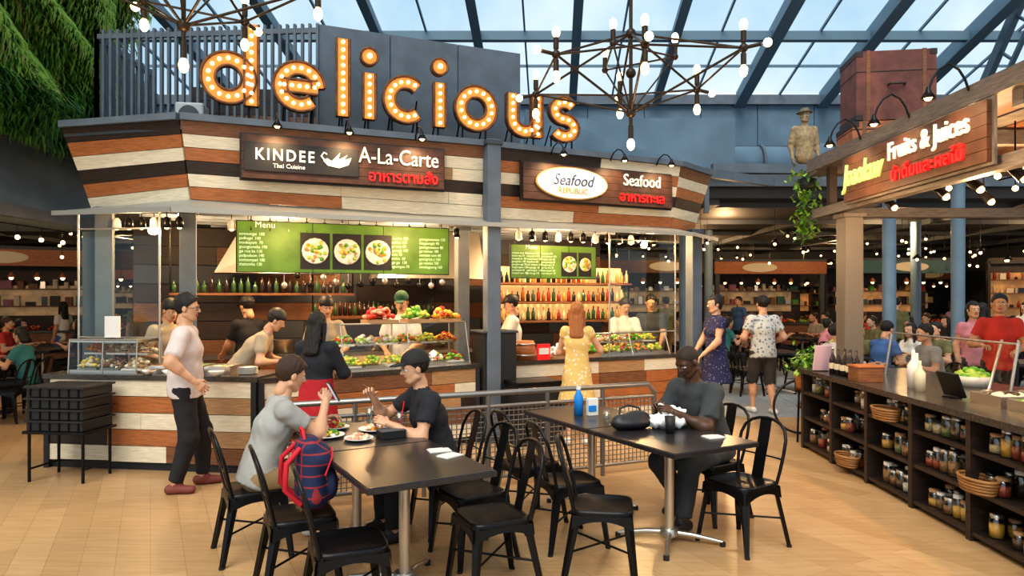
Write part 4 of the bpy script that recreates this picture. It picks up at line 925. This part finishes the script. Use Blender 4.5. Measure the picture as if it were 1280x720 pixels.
# ------------------------------------------------------------------ TABLES & CHAIRS
mb=MB(); mb.box(-.375,.375,-.462,.462,.715,.745,TABLE); mb.box(-.37,.37,-.458,.458,.745,.75,TABLE); mb.box(-.3,.3,-.35,.35,.69,.715,BLK)
POST=mat('champagne_post',(.62,.53,.42),.3,.7)
mb.cyl((0,0,.03),(0,0,.7),.033,POST,n=16)
for a in range(4):
    t=math.radians(45+90*a); mb.tube([(0,0,.07),(.16*math.cos(t),.16*math.sin(t),.06),(.36*math.cos(t),.36*math.sin(t),.03)],[.022,.02,.013],STEEL,8); mb.cyl((.36*math.cos(t),.36*math.sin(t),0),(.36*math.cos(t),.36*math.sin(t),.03),.02,BLK)
mb.lathe([(.001,.1),(.06,.1),(.07,.05),(.001,.05)],STEEL,(0,0,0),14)
t0=obj('dining_table',mb,(-.6375,4.03,0),30,bevel=.004); tme=t0.data
tabs=[(-1.1045,4.838,30),(1.11,4.80,29),(.658,5.614,29)]
for x,y,r in tabs: inst('dining_table',tme,(x,y,0),r,bevel=.004)
def chair_mesh():
    mb=MB()
    def sq(r,n=5,e=28): return [(math.copysign(abs(math.cos(t))**(2/n),math.cos(t))*r,math.copysign(abs(math.sin(t))**(2/n),math.sin(t))*r) for t in np.linspace(0,2*math.pi,e+1)[:-1]]
    def loft(rs,m):
        n=28; vs=[];
        for r,z in rs: vs+= [(x,y,z) for x,y in sq(r)]
        fs=[(i*n+k,i*n+(k+1)%n,(i+1)*n+(k+1)%n,(i+1)*n+k) for i in range(len(rs)-1) for k in range(n)]; fs.append(tuple(range((len(rs)-1)*n,len(rs)*n))); mb.add(vs,fs,m,True)
    loft([(.186,.395),(.19,.43),(.188,.446),(.175,.45),(.16,.444),(.05,.44)],BLACK)
    for sx in(-1,1):
        for sy in(-1,1):
            a=V((sx*.155,sy*.155,.43)); b=V((sx*.215,sy*(.2 if sy>0 else .235),0))
            r_=V((-sy,sx,0)).normalized()*.032; ro=V((sx,sy,0)).normalized()*.014
            c=[]
            for p,k in((b,.5),(a,1.15)): c+= [tuple(p-r_*k-ro),tuple(p+r_*k-ro),tuple(p+r_*k*.6+ro),tuple(p-r_*k*.6+ro)]
            mb.hexa(c,BLACK); mb.cyl(b,b+V((0,0,.015)),.017,BLK,n=8)
        mb.tube([(sx*.19,-.19,.2),(-sx*.185,.18,.2)],.007,BLACK,6)
    for k in range(4):
        M=Matrix.Rotation(k*math.pi/2,4,'Z'); vs=[];fs=[]
        for i in range(9):
            x=-.175+.35*i/8; zz=.34+.05*(1-(x/.175)**2); vs+= [(x,.188,.42),(x*1.04,.193,zz)]
        for i in range(8): fs.append((2*i,2*i+1,2*i+3,2*i+2))
        mb.add(vs,fs,BLACK,True,M)
    hoop=[(.165,-.165,.43),(.178,-.185,.52),(.19,-.21,.64),(.188,-.235,.73),(.165,-.255,.79),(.12,-.268,.83),(.06,-.276,.85),(0,-.278,.856)]
    mb.tube(hoop+[(-x,y,z) for x,y,z in hoop[::-1][1:]],.0115,BLACK,8)
    sp=[(-.165,.44),(-.2,.58),(-.24,.72),(-.268,.845)]; vs=[];fs=[]; w=.045
    for y,z in sp: vs+= [(-w,y,z),(w,y,z),(w,y-.006,z),(-w,y-.006,z)]
    for i in range(3):
        for k in range(4): fs.append((4*i+k,4*i+(k+1)%4,4*i+4+(k+1)%4,4*i+4+k))
    mb.add(vs,fs,BLACK)
    mb.tube([(-.18,-.2,.6),(-.09,-.213,.6),(.09,-.213,.6),(.18,-.2,.6)],.006,BLACK,6)
    return mb
CH=[(-1.74,4.60,30),(-1.26,4.05,26),(-.86,3.58,22),(-.12,4.02,205),(-.50,5.07,208),(-.27,4.53,212),(.56,4.22,-8),(.4,4.8,20),(1.6,4.75,212),(1.56,5.36,214),(.14,5.3,28)]
chobj=None
for x,y,f in CH:
    if chobj is None: chobj=obj('dining_chair',chair_mesh(),(x,y,0),f-90)
    else: inst('dining_chair',chobj.data,(x,y,0),f-90)
# ------------------------------------------------------------------ TABLE ITEMS
tz=.751
def plate(x,y,r,food,seed):
    mb=MB(); mb.lathe([(.001,.004),(r*.6,.004),(r,.02),(r*.98,.024),(r*.6,.01),(.001,.01)],WHITE,(x,y,tz-.002),22); pile(mb,(x,y,tz+.006),r*1.1,r*1.1,.03,34,.016,food,(1,0),seed); obj('food_plate',mb)
plate(-1.28,4.72,.12,[FRU[2],FRU[4],GREENS[0]],1); plate(-1.0,4.95,.12,[FRU[1],FRU[4],CREAMP],2); plate(-1.3,5.02,.1,[GREENS[1],FRU[0]],3); plate(-1.04,4.62,.1,[CREAMP,FRU[3]],4)
plate(.95,5.45,.12,[CREAMP,W_TAN],5)
def cup(name,x,y,h,r,m,straw=None):
    mb=MB(); mb.lathe([(.001,0),(r*.75,0),(r,h),(r*.95,h),(r*.72,.008),(.001,.008)],m,(x,y,tz),16); mb.lathe([(.001,h*.85),(r*.9,h*.85)],W_TAN,(x,y,tz),16)
    if straw: rod(mb,(x,y,tz+.02),(x+.03,y,tz+h+.08),.004,straw)
    obj(name,mb)
cup('drinking_glass',-1.08,5.18,.13,.036,JAR,WHITE); cup('iced_drink_cup',-.82,4.98,.13,.04,JAR,RED); cup('coffee_cup',1.13,4.86,.12,.04,BLK); cup('drinking_glass',.72,5.15,.11,.035,JAR)
mb=MB(); mb.cb((-.84,4.72,tz+.025),(.17,.13,.05),BLK,30); mb.cb((-.84,4.72,tz+.053),(.18,.14,.008),GREYD,30); obj('takeaway_box',mb,bevel=.006)
for x,y,r in((-.46,4.3,20),(-.38,4.16,50),(1.4,4.72,20),(.85,5.25,60)):
    mb=MB(); M=Matrix.Translation((x,y,tz))@Matrix.Rotation(math.radians(r),4,'Z'); mb.box(-.07,.07,-.05,.05,0,.006,WHITE,M); mb.box(-.06,.03,-.045,.045,.006,.01,WHITE,M); obj('paper_napkin',mb)
BLU=mat('blue_label',(.02,.25,.7),.3); mb=MB(); mb.lathe([(.001,0),(.038,0),(.038,.15),(.02,.19),(.018,.21),(.001,.21)],BLU,(.55,5.62,tz),14); mb.cyl((.55,5.62,tz+.21),(.55,5.62,tz+.235),.02,WHITE); obj('drink_bottle',mb)
mb=MB(); mb.cb((.66,5.6,tz+.07),(.09,.05,.14),WHITE,20); mb.cb((.66,5.572,tz+.06),(.07,.01,.05),BLU,20); obj('tissue_pack',mb,bevel=.004)
def blobobj(prims,mats,res,k,extra=None):
    vs,fs,lab=sdfmesh(prims,res,k,extra); mb=MB(); mb.addnp(vs,fs,lab,mats); return mb
hb=blobobj([flt((-.1,0,.06),(.1,0,.06),(.05,.055),(.05,.055),0,l=(0,1,0)),ell((0,0,.05),(.16,.09,.05),0),ell((.05,.02,.09),(.09,.06,.04),0)],[mat('black_leather',(.02,.02,.025),.4,bump=.3,ns=30)],.009,.03)
hb.tube([(-.1,0,.09),(-.08,.03,.15),(0,.05,.17),(.08,.03,.15),(.1,0,.09)],.008,BLK,6); obj('handbag',hb,(.88,5.02,tz-.002),20)
def crumple(g,D): return D+.014*np.sin(g[...,0]*70+2*np.sin(g[...,1]*50))*np.sin(g[...,1]*60+g[...,2]*45)
pb=blobobj([ell((0,0,.05),(.16,.12,.055),0),ell((.05,.03,.09),(.09,.07,.06),0),cap_((-.02,.0,.1),(-.06,.02,.17),.03,.012,0),cap_((.08,0,.08),(.13,-.03,.11),.03,.012,0)],[mat('white_plastic_film',(.85,.86,.86),.3)],.007,.02,extra=crumple)
obj('plastic_bag',pb,(1.16,5.06,tz+.004),20)
def plaid():
    m,nt,b=newmat('plaid_fabric'); tc=nt.nodes.new('ShaderNodeTexCoord')
    w=nt.nodes.new('ShaderNodeTexWave'); w.inputs['Scale'].default_value=5; w2=nt.nodes.new('ShaderNodeTexWave'); w2.bands_direction='Z'; w2.inputs['Scale'].default_value=5
    mx=nt.nodes.new('ShaderNodeMath'); mx.operation='MAXIMUM'; rp=nt.nodes.new('ShaderNodeValToRGB'); rp.color_ramp.interpolation='CONSTANT'
    rp.color_ramp.elements[0].color=(.015,.025,.08,1); rp.color_ramp.elements[1].position=.94; rp.color_ramp.elements[1].color=(.3,.03,.04,1)
    L=nt.links.new; L(tc.outputs['Object'],w.inputs[0]);L(tc.outputs['Object'],w2.inputs[0]);L(w.outputs['Fac'],mx.inputs[0]);L(w2.outputs['Fac'],mx.inputs[1]);L(mx.outputs[0],rp.inputs[0]);L(rp.outputs[0],b.inputs['Base Color']); b.inputs['Roughness'].default_value=.8; return m
BKN=mat('navy_fabric',(.015,.025,.08),.8); BKR=mat('red_fabric',(.6,.02,.04),.7)
bk=blobobj([flt((0,0,.09),(0,-.02,.36),(.16,.1),(.13,.08),0),ell((0,.1,.14),(.12,.05,.1),1),ell((0,.02,.3),(.15,.1,.1),0)],[plaid(),BKN],.012,.02)
for sx in(-1,1): bk.tube([(sx*.08,-.08,.38),(sx*.1,-.16,.3),(sx*.1,-.17,.15),(sx*.09,-.08,.05)],.016,BKR,6)
bk.tube([(-.05,-.05,.42),(-.04,-.06,.48),(.04,-.06,.48),(.05,-.05,.42)],.01,BKR,6); bk.tube([(-.15,.05,.22),(-.1,.1,.32),(0,.115,.35),(.1,.1,.32),(.15,.05,.22)],.006,BKR,6)
obj('backpack',bk,(-1.2,4.08,.46),26-90)
# ------------------------------------------------------------------ PEOPLE
FAB=lambda n,c,nz=.12:mat(n,c,.85,noise=nz,ns=9,bump=.25)
GREYT=FAB('grey_tshirt_cloth',(.36,.36,.35)); BLKT=FAB('black_tshirt_cloth',(.02,.022,.03)); PINKW=FAB('pale_shirt_cloth',(.66,.58,.56)); JEAN=FAB('black_denim',(.018,.018,.022)); KHAKI=FAB('khaki_cloth',(.3,.2,.1))
CHAR=FAB('charcoal_cloth',(.05,.058,.065)); REDS=FAB('red_skirt_cloth',(.45,.02,.03))
def pattern(name,c1,c2,scale,thr=.5):
    m,nt,b=newmat(name); tc=nt.nodes.new('ShaderNodeTexCoord'); v=nt.nodes.new('ShaderNodeTexVoronoi'); v.inputs['Scale'].default_value=scale; rp=nt.nodes.new('ShaderNodeValToRGB'); rp.color_ramp.interpolation='CONSTANT'
    rp.color_ramp.elements[0].color=(*c2,1); rp.color_ramp.elements[1].position=thr; rp.color_ramp.elements[1].color=(*c1,1)
    nt.links.new(tc.outputs['Object'],v.inputs[0]); nt.links.new(v.outputs['Distance'],rp.inputs[0]); nt.links.new(rp.outputs[0],b.inputs['Base Color']); b.inputs['Roughness'].default_value=.85; return m
NAVD=pattern('navy_dotted_cloth',(.02,.022,.08),(.4,.4,.5),34,.18); YELD=pattern('yellow_print_cloth',(.72,.5,.18),(.8,.75,.6),22,.28); FLOR=pattern('grey_floral_cloth',(.55,.55,.53),(.2,.22,.24),20,.36)
SNK=mat('maroon_suede',(.2,.05,.04),.7); WSHOE=mat('white_shoe',(.7,.7,.68),.6); CHEFW=FAB('chef_white_cloth',(.72,.68,.62)); CHEFG=FAB('chef_taupe_cloth',(.42,.35,.26)); GREENC=mat('green_cap_cloth',(.03,.1,.06),.8)
PINK=FAB('pink_cloth',(.6,.25,.3)); BLUC=FAB('blue_cloth',(.06,.14,.35)); REDC=FAB('red_cloth',(.5,.04,.03)); TEAL=FAB('teal_cloth',(.05,.22,.22)); OLIV=FAB('olive_cloth',(.16,.16,.07)); DRKS=FAB('dark_shorts_cloth',(.05,.045,.04))
person('standing_man',(-2.93,6.1),15,1.74,shirt=PINKW,sleeve=.8,pants=JEAN,shoe=SNK,hair='mop',glasses=True,hands=((-.3,.05,.92),(.31,.13,1.0)),palm=((.9,0,-.3),(-.9,0,-.3)),poles=((-1,-.6,0),(.8,-1,0)),feet=((-.14,.12,.09),(.13,-.06,.09)),head=(5,-8),res=.012,bulk=1.08)
person('standing_woman',(-1.78,6.2),75,1.58,female=True,shirt=BLKT,sleeve=1.9,pants=REDS,blen=0,skirt=.35,skirtm=REDS,hair='long',hands=((-.12,.3,1.0),(.14,.3,1.0)),head=(12,0),res=.014,bulk=1.15,waistup=.16)
person('standing_woman',(.76,7.95),80,1.66,female=True,shirt=YELD,sleeve=.25,pants=YELD,blen=0,skirt=.55,skirtm=YELD,hair='long',hairm=HORG,hands=((-.1,.28,1.08),(.18,.3,1.2)),head=(5,0),shoe=WSHOE)
person('standing_woman',(2.83,9.45),195,1.74,female=True,shirt=NAVD,sleeve=.35,pants=NAVD,blen=0,skirt=.55,skirtm=NAVD,hair='bun',hands=((-.12,.26,.95),(.15,.25,.95)),head=(5,0),bulk=1.08)
person('walking_man',(3.72,10.08),95,1.74,shirt=FLOR,sleeve=.6,pants=DRKS,blen=1.05,shoe=WSHOE,hands=((-.2,.2,1.05),(.22,.18,1.02)),feet=((-.11,.1,.09),(.12,-.1,.09)),bulk=1.08)
person('seated_man',(-1.72,4.61),30,1.68,seated=True,lean=18,shirt=GREYT,sleeve=.6,pants=KHAKI,blen=1.05,hair='mop',hairm=HBRN,hands=((-.12,.46,.83),(.05,.44,.98)),palm=((.3,.3,-1),(-1,0,.2)),curl=(.4,.8),head=(18,4),shoe=WSHOE,res=.011)
mb=MB(); M=Matrix.Rotation(.5,4,'X'); mb.box(-.038,.038,-.005,.005,-.075,.075,BLK,M); mb.box(-.034,.034,-.0065,-.005,-.07,.07,mat('phone_screen',(.5,.6,.7),.2,emit=.4),M); obj('smartphone',mb,(-1.275,4.845,1.05),-60)
person('seated_man',(-.54,5.07),208,1.7,seated=True,lean=16,shirt=BLKT,sleeve=.6,pants=JEAN,hair='cap',hatm=mat('black_cap_cloth',(.02,.02,.022),.8),hands=((-.1,.42,.83),(.1,.48,1.0)),palm=((.6,0,-.6),(-.6,.2,-.5)),curl=(.7,.9),head=(10,0),res=.011)
mb=MB(); 
for k in(-.01,.01): mb.tube([(-.99+k,4.93,1.03),(-1.06,4.85,1.1)],[.003,.002],W_TAN,5)
obj('chopsticks',mb)
person('seated_man',(1.58,5.4),214,1.76,seated=True,lean=22,skin=SKIN3,shirt=CHAR,sleeve=.75,pants=CHAR,hair='buzz',hairm=HBUZ,lip=LIPD,hands=((-.1,.52,.87),(.12,.48,.87)),palm=((.6,0,-.6),(-.6,0,-.6)),curl=(.8,.8),head=(30,0),res=.011,bulk=1.08,feet=((-.16,.5,.09),(.14,.18,.09)))
person('chef',(-4.1,7.95),-30,1.70,shirt=CHEFG,sleeve=.6,hair='chef',hatm=BLK,hands=((-.12,.3,1.02),(.14,.3,1.02)),lean=14,head=(22,0),res=.02)
person('chef',(-3.12,7.72),10,1.70,shirt=CHEFG,sleeve=.6,hair='chef',hatm=BLK,hands=((-.12,.5,1.0),(.14,.5,1.0)),lean=38,head=(30,0),res=.018)
person('chef',(-1.42,8.75),-90,1.78,shirt=CHEFW,sleeve=.7,hair='cap',hatm=GREENC,hands=((-.12,.3,1.05),(.14,.3,1.05)),head=(20,0),res=.018)
person('chef',(0.0,9.45),190,1.74,shirt=CHEFW,sleeve=.7,hair='cap',hatm=BLK,hands=((-.12,.33,1.0),(.14,.33,1.0)),head=(15,0),res=.02)
person('chef',(1.68,10.15),-80,1.7,shirt=CHEFW,sleeve=.7,hair='short',hands=((-.12,.33,1.0),(.14,.33,1.0)),head=(20,0),res=.02)
person('chef',(2.2,10.75),-100,1.76,shirt=CHAR,sleeve=.7,hair='short',hands=((-.12,.33,1.0),(.14,.33,1.0)),head=(15,0),res=.02)
person('chef',(-3.4,8.75),150,1.72,shirt=BLKT,sleeve=.7,hair='cap',hands=((-.12,.33,1.0),(.14,.33,1.0)),head=(15,0),res=.02)
person('chef',(-2.35,8.5),-60,1.72,shirt=CHEFG,sleeve=.7,hair='chef',hatm=BLK,hands=((-.12,.33,1.05),(.14,.33,1.05)),lean=8,head=(20,0),res=.02)
c0=person('standing_man',(5.95,8.3),-120,1.76,shirt=REDC,sleeve=.6,pants=JEAN,hair='short',skin=SKIN2,hands=((-.15,.3,1.1),(.2,.3,1.15)),res=.02)
c1=person('standing_woman',(6.3,9.3),-100,1.66,female=True,shirt=PINK,sleeve=.4,hair='bob',res=.02)
c2=person('standing_man',(-11.0,13.6),-60,1.74,shirt=BLUC,sleeve=.6,pants=JEAN,res=.022)
c3=person('standing_man',(8.2,14.5),40,1.72,shirt=OLIV,sleeve=.6,pants=KHAKI,res=.022)
c4=person('standing_woman',(10.5,13.9),200,1.62,female=True,shirt=WHITE,sleeve=.6,pants=BLUC,hair='long',res=.022)
def tmpl(**k): return person('seated_diner',(0,60),0,seated=True,res=.024,hands=((-.13,.36,.83),(.13,.36,.83)),**k)
tmo=[tmpl(H=1.66,female=True,shirt=WHITE,hair='long',lean=8),tmpl(H=1.74,shirt=BLUC,lean=14,head=(15,0)),tmpl(H=1.72,shirt=REDC,hair='mop',hairm=HBRN,lean=8),tmpl(H=1.64,female=True,shirt=TEAL,hair='bob',lean=10,head=(12,0)),
    tmpl(H=1.72,shirt=PINKW,skin=SKIN2,lean=8),tmpl(H=1.74,shirt=GREYT,lean=12),tmpl(H=1.66,female=True,shirt=BLKT,hair='long',lean=6),tmpl(H=1.7,shirt=OLIV,lean=8,head=(-5,0)),tmpl(H=1.64,female=True,shirt=PINK,hair='bun',lean=10)]
tm=[o.data for o in tmo]
for o in tmo: bpy.data.objects.remove(o)
q=random.Random(5)
GT=[(4.75,12.3),(6.0,10.6),(7.6,10.3),(5.1,15.2),(8.9,14.9),(7.0,16.4),(10.2,12.4),(6.9,13.6),(9.3,10.4),(5.0,9.2),(11.6,14.8),(-7.6,9.6),(-8.9,12.9),(-9.8,10.4),(-11.9,11.6),(-12.4,14.6),(4.9,17.6),(9.4,17.6)]
for (x,y) in GT:
    r=q.uniform(-20,20); zf=.004 if x>0 else 0; inst('dining_table',tme,(x,y,zf),r)
    for k in range(2):
        for j in(-1,1):
            ca=math.radians(r+180*k); px=x+.6*math.cos(ca)+(-math.sin(ca))*j*.23; py=y+.6*math.sin(ca)+math.cos(ca)*j*.23
            inst('dining_chair',chobj.data,(px,py,zf),math.degrees(ca)+90)
            if q.random()<.7: inst('seated_diner',tm[q.randrange(9)],(px,py,zf),math.degrees(ca)+90+q.uniform(-8,8))
for (x,y,f,k) in((10.5,16.2,200,1),(6.1,18.3,120,2),(3.9,17.2,10,3),(-9.9,15.0,70,4),(-13.5,12.6,20,2),(-8.0,14.6,190,3),(8.3,12.0,-60,4),(4.1,15.6,90,1)):
    inst('standing_visitor',[c0,c1,c2,c3,c4][k].data,(x,y,0),f)
mq=mat('mannequin_straw',(.42,.3,.17),.8,noise=.3,ns=20); HATM=mat('straw_hat',(.25,.2,.13),.8)
person('hat_mannequin',(5.15,11.98),-90,1.72,skin=mq,shirt=mq,pants=mq,sleeve=.9,nolegs=True,hair='fedora',hatm=HATM,hairm=mq,lip=mq,res=.02,z0=3.3)
# ------------------------------------------------------------------ LIGHT & WORLD
w=bpy.data.worlds.new('sky'); sc.world=w; w.use_nodes=True; nt=w.node_tree; bg=nt.nodes['Background']
tc=nt.nodes.new('ShaderNodeTexCoord'); nz=nt.nodes.new('ShaderNodeTexNoise'); nz.inputs['Scale'].default_value=4.5; nz.inputs['Detail'].default_value=6
rp=nt.nodes.new('ShaderNodeValToRGB'); rp.color_ramp.elements[0].position=.38; rp.color_ramp.elements[1].position=.64
rp.color_ramp.elements[0].color=(.5,.7,.84,1); rp.color_ramp.elements[1].color=(.86,.94,.98,1)
nt.links.new(tc.outputs['Generated'],nz.inputs[0]); nt.links.new(nz.outputs[0],rp.inputs[0]); nt.links.new(rp.outputs[0],bg.inputs[0]); bg.inputs[1].default_value=.85
l=bpy.data.lights.new('sun','SUN'); l.energy=2.8; l.angle=math.radians(50); l.color=(1,.9,.76); o=bpy.data.objects.new('sun',l); sc.collection.objects.link(o); o.rotation_euler=V((.25,.75,-1)).to_track_quat('-Z','Y').to_euler()
cam=bpy.data.cameras.new('camera'); cam.lens=850/1280*36; cam.sensor_width=36; cam.shift_y=12/1280; co=bpy.data.objects.new('camera',cam); sc.collection.objects.link(co)
co.location=(0,0,1.72); co.rotation_euler=(math.pi/2,0,0); sc.camera=co
sc.view_settings.view_transform='Standard'; sc.view_settings.exposure=.2
try: sc.view_settings.look='Medium High Contrast'
except Exception: pass
